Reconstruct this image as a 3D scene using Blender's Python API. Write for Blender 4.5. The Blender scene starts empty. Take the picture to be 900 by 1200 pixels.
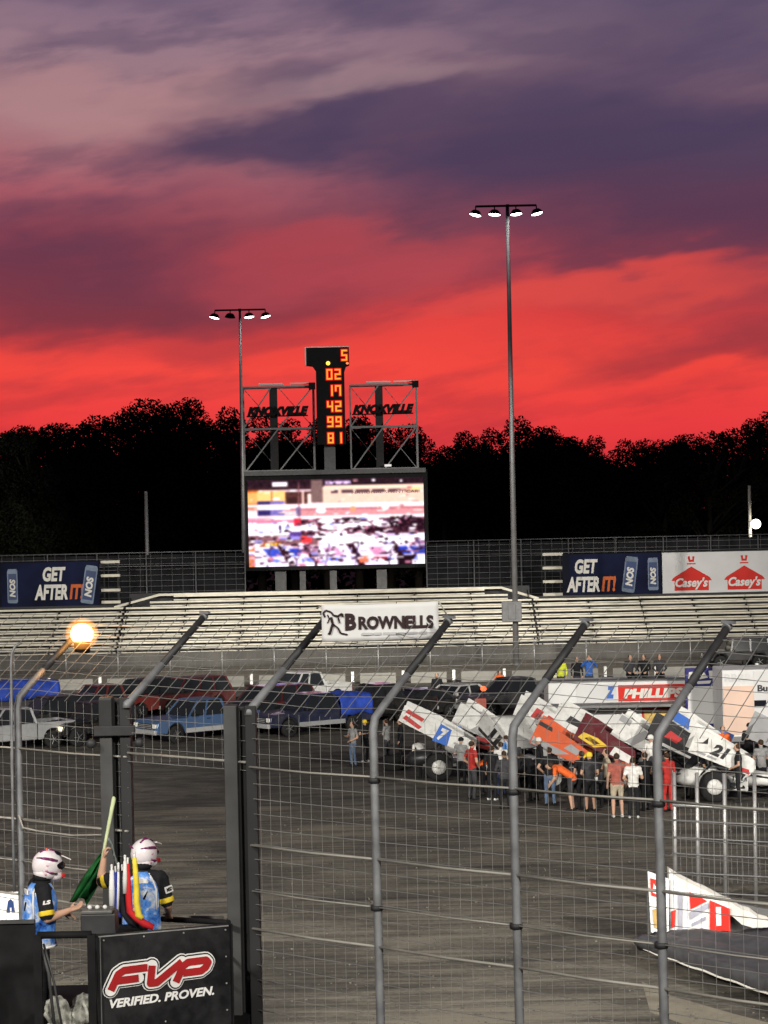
import bpy, bmesh, math, random
from mathutils import Vector, Matrix
R = random.Random(11)
scene = bpy.context.scene
COL = scene.collection
PI = math.pi
rad = math.radians
V = Vector
# ------------------------------------------------------------------ camera model (900x1200 photograph)
F = 2600.0
ROLL = rad(1.2)
CA, SA = math.cos(ROLL), math.sin(ROLL)
H = 10.0
def ray(px, py):
    u, v = px - 450.0, 600.0 - py
    return u * CA + v * SA, -u * SA + v * CA
def P(px, py, Y):
    x, z = ray(px, py)
    return V((x * Y / F, Y, H + z * Y / F))
def G(px, py, z=0.0):
    x, zz = ray(px, py)
    Y = (H - z) * F / -zz
    return V((x * Y / F, Y, z))
def XAT(px, Y, py=850):
    return ray(px, py)[0] * Y / F
# ------------------------------------------------------------------ materials
MATS = {}
def s2l(c):
    return tuple(((v / 255) / 12.92) if v / 255 <= 0.04045 else (((v / 255) + 0.055) / 1.055) ** 2.4 for v in c)
def M(name, c, rough=0.6, metal=0.0, var=0.12, scale=4.0, bump=0.0, coat=0.0, detail=4.0, dirt=0.0):
    if name in MATS: return MATS[name]
    m = bpy.data.materials.new(name); m.use_nodes = True
    nt = m.node_tree; b = nt.nodes['Principled BSDF']
    tc = nt.nodes.new('ShaderNodeTexCoord'); nz = nt.nodes.new('ShaderNodeTexNoise')
    nz.inputs['Scale'].default_value = scale; nz.inputs['Detail'].default_value = detail
    nt.links.new(tc.outputs['Object'], nz.inputs['Vector'])
    mx = nt.nodes.new('ShaderNodeMix'); mx.data_type = 'RGBA'
    mx.inputs[6].default_value = (*[max(0, v * (1 - var)) for v in c], 1)
    mx.inputs[7].default_value = (*[min(1, v * (1 + var)) for v in c], 1)
    mr = nt.nodes.new('ShaderNodeMapRange'); mr.inputs[1].default_value = 0.3; mr.inputs[2].default_value = 0.7
    nt.links.new(nz.outputs['Fac'], mr.inputs[0]); nt.links.new(mr.outputs[0], mx.inputs[0])
    colour = mx.outputs[2]
    if dirt:      # splashed clay, in patches of its own
        n2 = nt.nodes.new('ShaderNodeTexNoise'); n2.inputs['Scale'].default_value = scale * 1.7; n2.inputs['Detail'].default_value = 9; n2.inputs['Roughness'].default_value = .7
        nt.links.new(tc.outputs['Object'], n2.inputs['Vector'])
        r2 = nt.nodes.new('ShaderNodeMapRange'); r2.inputs[1].default_value = .46; r2.inputs[2].default_value = .72; r2.inputs[4].default_value = dirt
        nt.links.new(n2.outputs['Fac'], r2.inputs[0])
        m2 = nt.nodes.new('ShaderNodeMix'); m2.data_type = 'RGBA'; nt.links.new(r2.outputs[0], m2.inputs[0]); nt.links.new(colour, m2.inputs[6]); m2.inputs[7].default_value = (.15, .13, .105, 1)
        colour = m2.outputs[2]
    nt.links.new(colour, b.inputs['Base Color'])
    b.inputs['Roughness'].default_value = rough; b.inputs['Metallic'].default_value = metal
    b.inputs['Specular IOR Level'].default_value = .15 if rough >= .45 and not metal else .5
    if coat: b.inputs['Coat Weight'].default_value = coat
    if bump:
        bp = nt.nodes.new('ShaderNodeBump'); bp.inputs['Strength'].default_value = bump; bp.inputs['Distance'].default_value = 0.02
        nt.links.new(nz.outputs['Fac'], bp.inputs['Height']); nt.links.new(bp.outputs[0], b.inputs['Normal'])
    MATS[name] = m
    return m
def E(name, c, s):
    if name in MATS: return MATS[name]
    m = bpy.data.materials.new(name); m.use_nodes = True
    nt = m.node_tree; nt.nodes.clear()
    e = nt.nodes.new('ShaderNodeEmission'); o = nt.nodes.new('ShaderNodeOutputMaterial')
    e.inputs[0].default_value = (*c, 1); e.inputs[1].default_value = s
    nt.links.new(e.outputs[0], o.inputs[0]); MATS[name] = m
    return m
# ------------------------------------------------------------------ mesh builder
class MB:
    def __init__(s): s.v = []; s.f = []; s.m = []; s.sm = []
    def add(s, vs, fs, mi=0, smooth=False):
        n = len(s.v); s.v += [V(p) for p in vs]
        for f in fs:
            s.f.append([n + i for i in f]); s.m.append(mi); s.sm.append(smooth)
        return s
    def box(s, c, sz, rot=None, mi=0):
        c = V(c); hx, hy, hz = sz[0] / 2, sz[1] / 2, sz[2] / 2
        vs = [V((x, y, z)) for x in (-hx, hx) for y in (-hy, hy) for z in (-hz, hz)]
        if rot is not None: vs = [rot @ p for p in vs]
        return s.add([c + p for p in vs], [(0, 1, 3, 2), (4, 6, 7, 5), (0, 4, 5, 1), (2, 3, 7, 6), (0, 2, 6, 4), (1, 5, 7, 3)], mi)
    def bar(s, p, q, w, h=None, mi=0, up=(0, 0, 1)):
        p, q = V(p), V(q); h = h or w; d = q - p; L = d.length
        if L < 1e-6: return s
        d = d / L; up = V(up)
        if abs(d.dot(up)) > 0.98: up = V((0, 1, 0)) if abs(d.y) < 0.9 else V((1, 0, 0))
        sx = d.cross(up).normalized(); sz = sx.cross(d)
        rot = Matrix((sx, d, sz)).transposed()
        return s.box((p + q) / 2, (w, L, h), rot, mi)
    def tube(s, pts, r, n=8, mi=0, caps=True, flat=None, ref=None):
        pts = [V(p) for p in pts]; k = len(pts)
        rs = r if isinstance(r, (list, tuple)) else [r] * k
        base = len(s.v); prev = None
        for i, p in enumerate(pts):
            d = (pts[min(i + 1, k - 1)] - pts[max(i - 1, 0)])
            if d.length < 1e-9: d = V((0, 0, 1))
            d.normalize()
            if prev is None:
                a = V(ref) if ref else (V((0, 0, 1)) if abs(d.z) < 0.9 else V((1, 0, 0)))
                prev = a
            sx = prev - d * prev.dot(d)
            if sx.length < 1e-6: sx = d.orthogonal()
            sx.normalize(); sy = d.cross(sx); prev = sx
            ri = rs[i]; rx, ry = ri if isinstance(ri, (list, tuple)) else (ri, ri)
            for j in range(n):
                t = 2 * PI * j / n
                s.v.append(p + sx * rx * math.cos(t) + sy * ry * math.sin(t))
        for i in range(k - 1):
            for j in range(n):
                a = base + i * n + j; b = base + i * n + (j + 1) % n
                s.f.append([a, b, b + n, a + n]); s.m.append(mi); s.sm.append(True)
        if caps:
            s.f.append([base + j for j in range(n)][::-1]); s.m.append(mi); s.sm.append(False)
            s.f.append([base + (k - 1) * n + j for j in range(n)]); s.m.append(mi); s.sm.append(False)
        return s
    def ell(s, c, r, nu=10, nv=7, mi=0, rot=None):
        c = V(c); vs = [V((0, 0, -1))]
        for i in range(1, nv):
            a = -PI / 2 + PI * i / nv
            for j in range(nu):
                t = 2 * PI * j / nu
                vs.append(V((math.cos(a) * math.cos(t), math.cos(a) * math.sin(t), math.sin(a))))
        vs.append(V((0, 0, 1)))
        fs = []
        for j in range(nu): fs.append((0, 1 + (j + 1) % nu, 1 + j))
        for i in range(nv - 2):
            for j in range(nu):
                a = 1 + i * nu + j; b = 1 + i * nu + (j + 1) % nu
                fs.append((a, b, b + nu, a + nu))
        t = len(vs) - 1; o = 1 + (nv - 2) * nu
        for j in range(nu): fs.append((o + j, o + (j + 1) % nu, t))
        rr = [V((p.x * r[0], p.y * r[1], p.z * r[2])) for p in vs]
        if rot is not None: rr = [rot @ p for p in rr]
        return s.add([c + p for p in rr], fs, mi, True)
    def prism(s, poly, o, ax, ay, depth, mi=0, back=0.0):
        """polygon in the plane (ax, ay) through o, from -back to depth along the normal ax x ay"""
        o, ax, ay = V(o), V(ax), V(ay); nrm = ax.cross(ay).normalized(); n = len(poly)
        A = [o + ax * p[0] + ay * p[1] + nrm * depth for p in poly]
        B = [o + ax * p[0] + ay * p[1] - nrm * back for p in poly]
        fs = [list(range(n)), list(range(2 * n - 1, n - 1, -1))]
        fs += [(i, i + n, (i + 1) % n + n, (i + 1) % n) for i in range(n)]
        return s.add(A + B, fs, mi)
    def lathe(s, prof, c, axis=(0, 1, 0), n=16, mi=0, smooth=True):
        """prof: (radius, along) pairs"""
        axis = V(axis).normalized(); a = axis.orthogonal().normalized(); b = axis.cross(a); c = V(c); base = len(s.v)
        for (r, h) in prof:
            for j in range(n):
                t = 2 * PI * j / n
                s.v.append(c + axis * h + (a * math.cos(t) + b * math.sin(t)) * r)
        for i in range(len(prof) - 1):
            for j in range(n):
                p = base + i * n + j; q = base + i * n + (j + 1) % n
                s.f.append([p, q, q + n, p + n]); s.m.append(mi); s.sm.append(smooth)
        return s
    def build(s, name, mats, parent=None, bevel=0.0, world=False, seg=2, auto=None):
        me = bpy.data.meshes.new(name)
        vs = s.v
        if world and parent is not None:
            inv = wm(parent).inverted(); vs = [inv @ p for p in vs]
        me.from_pydata([tuple(p) for p in vs], [], s.f)
        if not isinstance(mats, (list, tuple)): mats = [mats]
        for m in mats: me.materials.append(m)
        me.polygons.foreach_set('material_index', s.m); me.polygons.foreach_set('use_smooth', s.sm)
        bm = bmesh.new(); bm.from_mesh(me); bmesh.ops.recalc_face_normals(bm, faces=bm.faces); bm.to_mesh(me); bm.free()
        me.update()
        o = bpy.data.objects.new(name, me); COL.objects.link(o)
        if parent is not None: o.parent = parent
        if bevel:
            b = o.modifiers.new('edge', 'BEVEL'); b.width = bevel; b.segments = seg; b.limit_method = 'ANGLE'; b.angle_limit = rad(35)
        return o
def wm(o):
    m = Matrix.LocRotScale(o.location, o.rotation_euler, o.scale)
    return (wm(o.parent) @ m) if o.parent else m
def tag(o, label=None, cat=None, group=None, kind=None):
    if label: o['label'] = label
    if cat: o['category'] = cat
    if group: o['group'] = group
    if kind: o['kind'] = kind
    return o
def thing(name, label, cat, loc=(0, 0, 0), rz=0.0, group=None):
    o = bpy.data.objects.new(name, None); COL.objects.link(o)
    o.location = loc; o.rotation_euler = (0, 0, rz); o.empty_display_size = 0.2
    return tag(o, label, cat, group)
def clone(o, parent=None):
    c = o.copy(); COL.objects.link(c); c.parent = parent
    for ch in list(o.children): clone(ch, c)
    return c
def setmat(o, old, new):
    """give a cloned branch its own mesh with one material swapped"""
    for c in [o] + list(o.children_recursive):
        if c.type == 'MESH' and old in list(c.data.materials):
            c.data = c.data.copy()
            for i, m in enumerate(c.data.materials):
                if m == old: c.data.materials[i] = new
# ------------------------------------------------------------------ lettering
def text_mesh(s, shear=0.0, bold=0.0, spacing=1.0, res=3, extrude=0.0):
    cu = bpy.data.curves.new('letters', 'FONT'); cu.body = s; cu.size = 1; cu.shear = shear; cu.offset = bold
    cu.space_character = spacing; cu.resolution_u = res; cu.fill_mode = 'FRONT' if not extrude else 'BOTH'; cu.extrude = extrude
    o = bpy.data.objects.new('letters', cu); COL.objects.link(o)
    dg = bpy.context.evaluated_depsgraph_get(); dg.update()
    me = bpy.data.meshes.new_from_object(o.evaluated_get(dg))
    vs = [v.co.copy() for v in me.vertices]; fs = [list(p.vertices) for p in me.polygons]
    bpy.data.objects.remove(o); bpy.data.curves.remove(cu); bpy.data.meshes.remove(me)
    x0 = min(v.x for v in vs); x1 = max(v.x for v in vs); y0 = min(v.y for v in vs); y1 = max(v.y for v in vs)
    return [V(((v.x - x0) / (x1 - x0) - .5, (v.y - y0) / (y1 - y0) - .5, v.z)) for v in vs], fs
TC = {}
def put_text(mb, s, c, ax, ay, w, h, mi=0, lift=0.0, shear=0.0, bold=0.0, spacing=1.0, res=3, rot=0.0):
    """lettering fitted into w x h (metres), centred on c, in the plane (ax, ay)"""
    k = (s, shear, bold, spacing, res)
    if k not in TC: TC[k] = text_mesh(s, shear, bold, spacing, res)
    vs, fs = TC[k]; c, ax, ay = V(c), V(ax).normalized(), V(ay).normalized(); n = ax.cross(ay)
    if rot: ax, ay = ax * math.cos(rot) + ay * math.sin(rot), ay * math.cos(rot) - ax * math.sin(rot)
    mb.add([c + ax * v.x * w + ay * v.y * h + n * lift for v in vs], fs, mi)
    return mb
X3, Y3, Z3 = V((1, 0, 0)), V((0, 1, 0)), V((0, 0, 1))
class Board:
    """a flat upright sign facing the camera side, laid out in photo pixels"""
    def __init__(s, cx, cy, Y, yaw=0.0):
        s.cx, s.cy, s.o = cx, cy, P(cx, cy, Y); s.s = Y / F
        s.ax = V((math.cos(yaw), math.sin(yaw), 0)); s.ay = V((0, 0, 1)); s.n = s.ax.cross(s.ay)
    def at(s, px, py, lift=0.0):
        return s.o + s.ax * ((px - s.cx) * s.s) + s.ay * ((s.cy - py) * s.s) + s.n * lift
    def text(s, mb, t, px, py, w, h, lift, **k):
        return put_text(mb, t, s.at(px, py), s.ax, s.ay, w * s.s, h * s.s, lift=lift, **k)
    def poly(s, mb, pts, lift, th=0.004, mi=0):
        return mb.prism([((p[0] - s.cx) * s.s, (s.cy - p[1]) * s.s) for p in pts], s.o, s.ax, s.ay, lift + th, mi, back=-lift)
    def rect(s, mb, x0, y0, x1, y1, lift, th=0.004, mi=0):
        return s.poly(mb, [(x0, y1), (x1, y1), (x1, y0), (x0, y0)], lift, th, mi)
# ------------------------------------------------------------------ camera
cam = bpy.data.cameras.new('camera'); co = bpy.data.objects.new('camera', cam); COL.objects.link(co)
cam.sensor_fit = 'VERTICAL'; cam.sensor_height = 36.0; cam.lens = 36.0 * F / 1200.0
cam.clip_start = 0.5; cam.clip_end = 6000
rt, up = V((CA, 0, -SA)), V((SA, 0, CA))
mw = Matrix((rt, up, V((0, -1, 0)))).transposed().to_4x4(); mw.translation = (0, 0, H)
co.matrix_world = mw; scene.camera = co
vs_ = scene.view_settings
scene.display_settings.display_device = 'sRGB'
vs_.view_transform = 'Standard'; vs_.look = 'None'; vs_.gamma = 1; vs_.exposure = 0; vs_.use_curve_mapping = False
try:
    scene.cycles.use_denoising = True
    scene.cycles.max_bounces = 6; scene.cycles.transparent_max_bounces = 12
    scene.cycles.sample_clamp_indirect = 4.0
except Exception: pass
# ------------------------------------------------------------------ dusk sky (world, laid out by direction)
w = bpy.data.worlds.new('World'); scene.world = w; w.use_nodes = True
nt = w.node_tree; nt.nodes.clear()
def N(t, **k):
    n = nt.nodes.new(t)
    for a, b in k.items(): setattr(n, a, b)
    return n
def L(a, b): nt.links.new(a, b)
def val(x, sock):
    if isinstance(x, (int, float)): sock.default_value = x
    else: L(x, sock)
def MA(op, a, b=0.0, c=None, clamp=False):
    n = N('ShaderNodeMath', operation=op, use_clamp=clamp); val(a, n.inputs[0]); val(b, n.inputs[1])
    if c is not None: val(c, n.inputs[2])
    return n.outputs[0]
def SS(x, a, b):
    n = N('ShaderNodeMapRange', interpolation_type='SMOOTHSTEP'); val(x, n.inputs[0]); n.inputs[1].default_value = a; n.inputs[2].default_value = b
    return n.outputs[0]
def MIX(f, a, b, mode='MIX'):
    n = N('ShaderNodeMix', data_type='RGBA', blend_type=mode); val(f, n.inputs[0])
    for s_, x in ((n.inputs[6], a), (n.inputs[7], b)):
        if isinstance(x, tuple): s_.default_value = (*x, 1)
        else: L(x, s_)
    return n.outputs[2]
tc = N('ShaderNodeTexCoord'); sp = N('ShaderNodeSeparateXYZ'); L(tc.outputs['Generated'], sp.inputs[0])
dx, dy, dz = sp.outputs
def noise(sx, sz, scale, detail=5, rough=0.55, off=0.0, tilt=0.0):
    a = MA('MULTIPLY', dx, sx); b = MA('ADD', MA('MULTIPLY', dz, sz), MA('MULTIPLY', dx, tilt))
    cb = N('ShaderNodeCombineXYZ'); L(a, cb.inputs[0]); L(b, cb.inputs[1]); L(MA('ADD', dy, off), cb.inputs[2])
    n = N('ShaderNodeTexNoise'); n.inputs['Scale'].default_value = scale; n.inputs['Detail'].default_value = detail; n.inputs['Roughness'].default_value = rough
    L(cb.outputs[0], n.inputs['Vector']); return n.outputs['Fac']
n1 = noise(7, 20, 1.3, 4, .55, 1.0, -2.0)
n2 = noise(7, 20, 1.2, 4, .55, 9.0, -2.0)
n3 = noise(8, 32, 1.9, 5, .55, 4.0, -5.0)
n4 = noise(5, 30, 1.2, 3, .5, 14.0, -4.0)
wx = MA('ADD', dx, MA('MULTIPLY', MA('SUBTRACT', n1, .5), .14))
wz = MA('ADD', dz, MA('MULTIPLY', MA('SUBTRACT', n2, .5), .06))
wz = MA('ADD', wz, MA('MULTIPLY', MA('SUBTRACT', n3, .5), .022))
cb = N('ShaderNodeCombineXYZ'); L(wx, cb.inputs[0]); L(wz, cb.inputs[1]); warp = cb.outputs[0]
def ramp(fac, stops):
    r = N('ShaderNodeValToRGB'); L(fac, r.inputs[0]); el = r.color_ramp.elements
    for i, (p, c) in enumerate(stops):
        e = el[i] if i < 2 else el.new(p)
        e.position = p; e.color = (*s2l(c), 1)
    r.color_ramp.interpolation = 'EASE' if False else 'LINEAR'
    return r.outputs[0]
hgt = MA('DIVIDE', MA('ADD', dz, MA('MULTIPLY', MA('SUBTRACT', n2, .5), .03)), .25, clamp=True)
base = ramp(hgt, [(0, (200, 46, 56)), (1, (108, 94, 118)), (.14, (230, 60, 64)), (.26, (242, 72, 64)), (.34, (222, 66, 64)), (.42, (190, 68, 74)), (.49, (164, 72, 82)),
                  (.58, (166, 90, 102)), (.70, (168, 122, 128)), (.82, (152, 120, 132)), (.93, (118, 98, 122))])
dark = ramp(hgt, [(0, (150, 44, 56)), (1, (84, 76, 104)), (.2, (168, 52, 60)), (.36, (126, 54, 68)), (.5, (92, 56, 80)), (.62, (76, 60, 88)), (.8, (78, 66, 96))])
def blob(px, py, ax, ay, deg, a=0.0, b=.75):
    x, z = ray(px, py)
    m = N('ShaderNodeMapping', vector_type='TEXTURE'); L(warp, m.inputs[0])
    m.inputs[1].default_value = (x / F, z / F, 0); m.inputs[2].default_value = (0, 0, rad(deg)); m.inputs[3].default_value = (ax / F, ay / F, 1)
    g = N('ShaderNodeTexGradient', gradient_type='SPHERICAL'); L(m.outputs[0], g.inputs[0])
    return SS(g.outputs['Fac'], a, b)
mask = None
for bargs, wgt in [((800, 205, 600, 232, -6), .98), ((335, 165, 270, 62, 7), .9), ((560, 190, 260, 90, -4), .6), ((120, 345, 440, 92, 3), .98), ((330, 400, 190, 24, 6), .4), ((60, 10, 330, 45, 2), .55),
                   ((800, 400, 230, 30, 9), .62), ((640, 300, 250, 30, -14), .45), ((520, 20, 200, 50, 0), .25), ((840, 20, 330, 110, 0), .7), ((310, 108, 150, 26, 12), .75), ((440, 25, 130, 26, 8), .5), ((640, 60, 180, 20, -12), .35), ((180, 55, 240, 18, 5), .4),
                   ((90, 262, 300, 34, 6), .45), ((430, 250, 200, 30, 5), .3), ((250, 470, 300, 16, 3), .18), ((700, 470, 260, 14, 3), .2)]:
    b_ = MA('MULTIPLY', blob(*bargs), wgt)
    mask = b_ if mask is None else MA('SUBTRACT', MA('ADD', mask, b_), MA('MULTIPLY', mask, b_))
streak = MA('MULTIPLY', SS(n3, .46, .68), .42)
mask = MA('SUBTRACT', MA('ADD', mask, streak), MA('MULTIPLY', mask, streak))
mask = MA('MULTIPLY', mask, MA('ADD', .82, MA('MULTIPLY', n4, .36)), clamp=True)
colr = MIX(mask, base, dark)
glow = MA('MULTIPLY', blob(400, 305, 240, 44, 4), .5)
colr = MIX(glow, colr, s2l((188, 72, 80)))
glow2 = MA('MULTIPLY', blob(720, 345, 330, 34, 7), .75)
colr = MIX(glow2, colr, s2l((224, 76, 70)))
glow3 = MA('MULTIPLY', blob(130, 130, 300, 50, 3), .5)
colr = MIX(glow3, colr, s2l((178, 134, 136)))
glow4 = MA('MULTIPLY', blob(430, 105, 230, 34, 4), .5)
colr = MIX(glow4, colr, s2l((158, 130, 136)))
gr = MA('ADD', .90, MA('MULTIPLY', n4, .2))
grc = N('ShaderNodeCombineXYZ')
for i in range(3): L(gr, grc.inputs[i])
colr = MIX(1.0, colr, grc.outputs[0], 'MULTIPLY')
# away from the sunset, and towards the zenith, the sky is deep dusk blue
front = MA('MULTIPLY', SS(dy, .15, .92), MA('SUBTRACT', 1.0, SS(dz, .26, .6)))
colr = MIX(front, (.016, .017, .03), colr)
bg = N('ShaderNodeBackground'); L(colr, bg.inputs[0]); bg.inputs[1].default_value = 1.0
# a weak physical twilight sky on top of it
sky = N('ShaderNodeTexSky', sky_type='NISHITA'); sky.sun_disc = False; sky.sun_elevation = rad(-2); sky.sun_rotation = 0.0
bg2 = N('ShaderNodeBackground'); L(sky.outputs[0], bg2.inputs[0]); bg2.inputs[1].default_value = 0.004
ad = N('ShaderNodeAddShader'); L(bg.outputs[0], ad.inputs[0]); L(bg2.outputs[0], ad.inputs[1])
out = N('ShaderNodeOutputWorld'); L(ad.outputs[0], out.inputs[0])
# ------------------------------------------------------------------ stadium floodlights, lit and unseen; some beams added for single areas
def spot(name, loc, aim, power, deg, blend, c=(1.0, .95, .86), r=1.2):
    l = bpy.data.lights.new(name, 'SPOT'); l.energy = power; l.spot_size = rad(deg); l.spot_blend = blend; l.color = c; l.shadow_soft_size = r
    o = bpy.data.objects.new(name, l); COL.objects.link(o); o.location = loc
    o.rotation_euler = (V(aim) - V(loc)).to_track_quat('-Z', 'Y').to_euler()
    return o
KW = 1000.0
for sx in (-1, 1):
    spot('unseen_flood_beam', (sx * 48, -14, 34), (-sx * 2, 78, 0), 250 * KW, 36, .6)
    spot('unseen_flood_beam', (sx * 17, -11, 26), (sx * 1.5, 22, 6), 44 * KW, 50, .7)
    spot('unseen_flood_beam', (sx * 30, -12, 31), (sx * 2, 45, 0), 62 * KW, 30, .8)  # unseen beam added to brighten the nearest dirt
    spot('unseen_flood_beam', (sx * 44, -10, 33), (sx * 15 - 1, 98, 1), 150 * KW, 17, .6)  # unseen beam added to brighten the trailers and parked vehicles
    for tx in (-22, 0, 22):
        spot('unseen_flood_beam', (sx * 46, 58, 30), (tx, 149, 0.5), 128 * KW, 21, .45)  # unseen beams beside the infield, placed to light the stands but spare the trees
spot('unseen_flood_beam', (58, 118, 30), (-4, 172, 17.5), 150 * KW, 15, .5)  # unseen beam added off to the side to light the scoreboard trusses
# ------------------------------------------------------------------ ground
def ground_mat(name, cols, sx, sy, sc, bump=.5, rough=.9, ruts=0.0):
    m = bpy.data.materials.new(name); m.use_nodes = True; nt = m.node_tree; b = nt.nodes['Principled BSDF']
    tc = nt.nodes.new('ShaderNodeTexCoord'); mp = nt.nodes.new('ShaderNodeMapping'); mp.inputs[3].default_value = (sx, sy, 1)
    mp.inputs[2].default_value = (0, 0, rad(-17))
    nt.links.new(tc.outputs['Object'], mp.inputs[0])
    n1 = nt.nodes.new('ShaderNodeTexNoise'); n1.inputs['Scale'].default_value = sc; n1.inputs['Detail'].default_value = 8; n1.inputs['Roughness'].default_value = .62
    n1.inputs['Distortion'].default_value = .6
    n2 = nt.nodes.new('ShaderNodeTexNoise'); n2.inputs['Scale'].default_value = sc * .22; n2.inputs['Detail'].default_value = 5
    n3 = nt.nodes.new('ShaderNodeTexNoise'); n3.inputs['Scale'].default_value = 9; n3.inputs['Detail'].default_value = 7
    nt.links.new(mp.outputs[0], n1.inputs[0]); nt.links.new(tc.outputs['Object'], n2.inputs[0]); nt.links.new(tc.outputs['Object'], n3.inputs[0])
    ad = nt.nodes.new('ShaderNodeMath'); ad.operation = 'MULTIPLY_ADD'; ad.inputs[1].default_value = .50
    nt.links.new(n1.outputs[0], ad.inputs[0])
    a2 = nt.nodes.new('ShaderNodeMath'); a2.operation = 'MULTIPLY_ADD'; a2.inputs[1].default_value = .33; a2.inputs[2].default_value = 0.03
    nt.links.new(n2.outputs[0], a2.inputs[0])
    a3 = nt.nodes.new('ShaderNodeMath'); a3.operation = 'MULTIPLY_ADD'; a3.inputs[1].default_value = .17
    nt.links.new(n3.outputs[0], a3.inputs[0]); nt.links.new(a2.outputs[0], a3.inputs[2]); nt.links.new(a3.outputs[0], ad.inputs[2])
    src = ad.outputs[0]
    if ruts:      # long tyre marks worn along the lane
        m4 = nt.nodes.new('ShaderNodeMapping'); m4.inputs[3].default_value = (.035, 2.6, 1); m4.inputs[2].default_value = (0, 0, rad(-14))
        n4 = nt.nodes.new('ShaderNodeTexNoise'); n4.inputs['Scale'].default_value = 1.6; n4.inputs['Detail'].default_value = 5; n4.inputs['Roughness'].default_value = .7; n4.inputs['Distortion'].default_value = .25
        nt.links.new(tc.outputs['Object'], m4.inputs[0]); nt.links.new(m4.outputs[0], n4.inputs[0])
        s4 = nt.nodes.new('ShaderNodeMath'); s4.operation = 'MULTIPLY_ADD'; s4.inputs[1].default_value = ruts; s4.inputs[2].default_value = -.5 * ruts
        nt.links.new(n4.outputs[0], s4.inputs[0]); a4 = nt.nodes.new('ShaderNodeMath'); nt.links.new(s4.outputs[0], a4.inputs[0]); nt.links.new(src, a4.inputs[1]); src = a4.outputs[0]
    r = nt.nodes.new('ShaderNodeValToRGB'); el = r.color_ramp.elements
    el[0].position = .39; el[0].color = (*cols[0], 1); el[1].position = .62; el[1].color = (*cols[2], 1)
    e = el.new(.5); e.color = (*cols[1], 1)
    nt.links.new(src, r.inputs[0]); nt.links.new(r.outputs[0], b.inputs['Base Color'])
    b.inputs['Roughness'].default_value = rough; b.inputs['Specular IOR Level'].default_value = .12
    bp = nt.nodes.new('ShaderNodeBump'); bp.inputs['Strength'].default_value = bump; bp.inputs['Distance'].default_value = .08
    nt.links.new(ad.outputs[0], bp.inputs['Height']); nt.links.new(bp.outputs[0], b.inputs['Normal'])
    return m
D_FIELD = ground_mat('infield_dirt', [(.042, .039, .036), (.075, .07, .063), (.15, .137, .115)], 1, 2.2, .6)
D_TRACK = ground_mat('track_dirt', [(.046, .043, .038), (.09, .083, .072), (.185, .168, .138)], .42, 1.3, .8, .9, ruts=.42)
D_BACK = ground_mat('back_dirt', [(.14, .125, .10), (.2, .18, .145), (.26, .235, .19)], .15, 1.2, .8)
g = MB(); g.add([(-2500, -400, 0), (2500, -400, 0), (2500, 4500, 0), (-2500, 4500, 0)], [(0, 1, 2, 3)])
tag(g.build('ground', D_FIELD), 'grey packed dirt ground of the raceway infield', 'ground', kind='structure')
g = MB(); g.add([(-220, 26, .004), (220, 12, .004), (220, 58, .004), (60, 66, .004), (-4, 76, .004), (-220, 92, .004)], [(0, 1, 2, 3, 4, 5)])
tag(g.build('track', D_TRACK), 'brown rutted dirt of the near straight', 'race track', kind='structure')
g = MB(); g.add([(-300, 130, .004), (300, 130, .004), (300, 146.6, .004), (-300, 146.6, .004)], [(0, 1, 2, 3)])
tag(g.build('track', D_BACK), 'pale dirt of the far back straight', 'race track', kind='structure')
cl = MB(); rr = random.Random(21)
for i in range(2600):      # loose clods thrown up on the near straight
    y = rr.uniform(42, 74); x = rr.uniform(-.19, .19) * y; r = .010 + .026 * rr.random() ** 3
    cl.ell((x, y, .004 + r * .5), (r * rr.uniform(.8, 1.5), r, r * .7), 6, 4)
tag(cl.build('dirt_clods', D_FIELD), 'loose dirt clods scattered on the near straight', 'dirt clods', kind='stuff')
# ------------------------------------------------------------------ trees
BARK = M('bark', (.035, .028, .022), .95, var=.3, scale=3, bump=.6)
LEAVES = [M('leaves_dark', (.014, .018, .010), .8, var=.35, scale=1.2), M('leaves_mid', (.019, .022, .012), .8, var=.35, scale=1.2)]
def tree_proto(k, ragged):
    rr = random.Random(100 + k)
    tr = MB(); tr.tube([(0, 0, 0), (rr.uniform(-.02, .02), 0, .25), (rr.uniform(-.03, .03), 0, .6)], [.028, .02, .009], 7)
    cr = MB(); blobs = []
    for i in range(17 if not ragged else 24):
        t = rr.random(); z = .30 + .62 * t
        wmax = .26 * math.sin(PI * min(1, .18 + .8 * (1 - t))) ** .7 + .03
        a = rr.random() * 2 * PI; d = wmax * math.sqrt(rr.random())
        rad_ = rr.uniform(.09, .15) * (.62 if ragged else 1) * (1.0 - .35 * t)
        blobs.append((V((d * math.cos(a), d * math.sin(a), z)), rad_))
    blobs.append((V((rr.uniform(-.05, .05), 0, .93)), .06))
    for c, r in blobs:
        p0 = V((0, 0, max(.22, c.z - .22))); tr.tube([p0, p0.lerp(c, .6) + V((0, 0, .02)), c], [.009, .006, .002], 5)
        cnt = int(1050 * (r / .1) ** 2 * (.6 if ragged else 1))
        for q in range(cnt):
            d = V((rr.gauss(0, 1), rr.gauss(0, 1), rr.gauss(0, .85))).normalized() * r * (.35 + .64 * rr.random() ** .5)
            pos = c + d; sz = rr.uniform(.005, .0105)
            n = V((rr.gauss(0, 1), rr.gauss(0, 1), rr.gauss(0, 1))).normalized(); a_ = n.orthogonal().normalized(); b_ = n.cross(a_)
            cr.add([pos - a_ * sz, pos - b_ * sz * .55, pos + a_ * sz, pos + b_ * sz * .55], [(0, 1, 2, 3)])
    return tr, cr
TP = []
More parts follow.
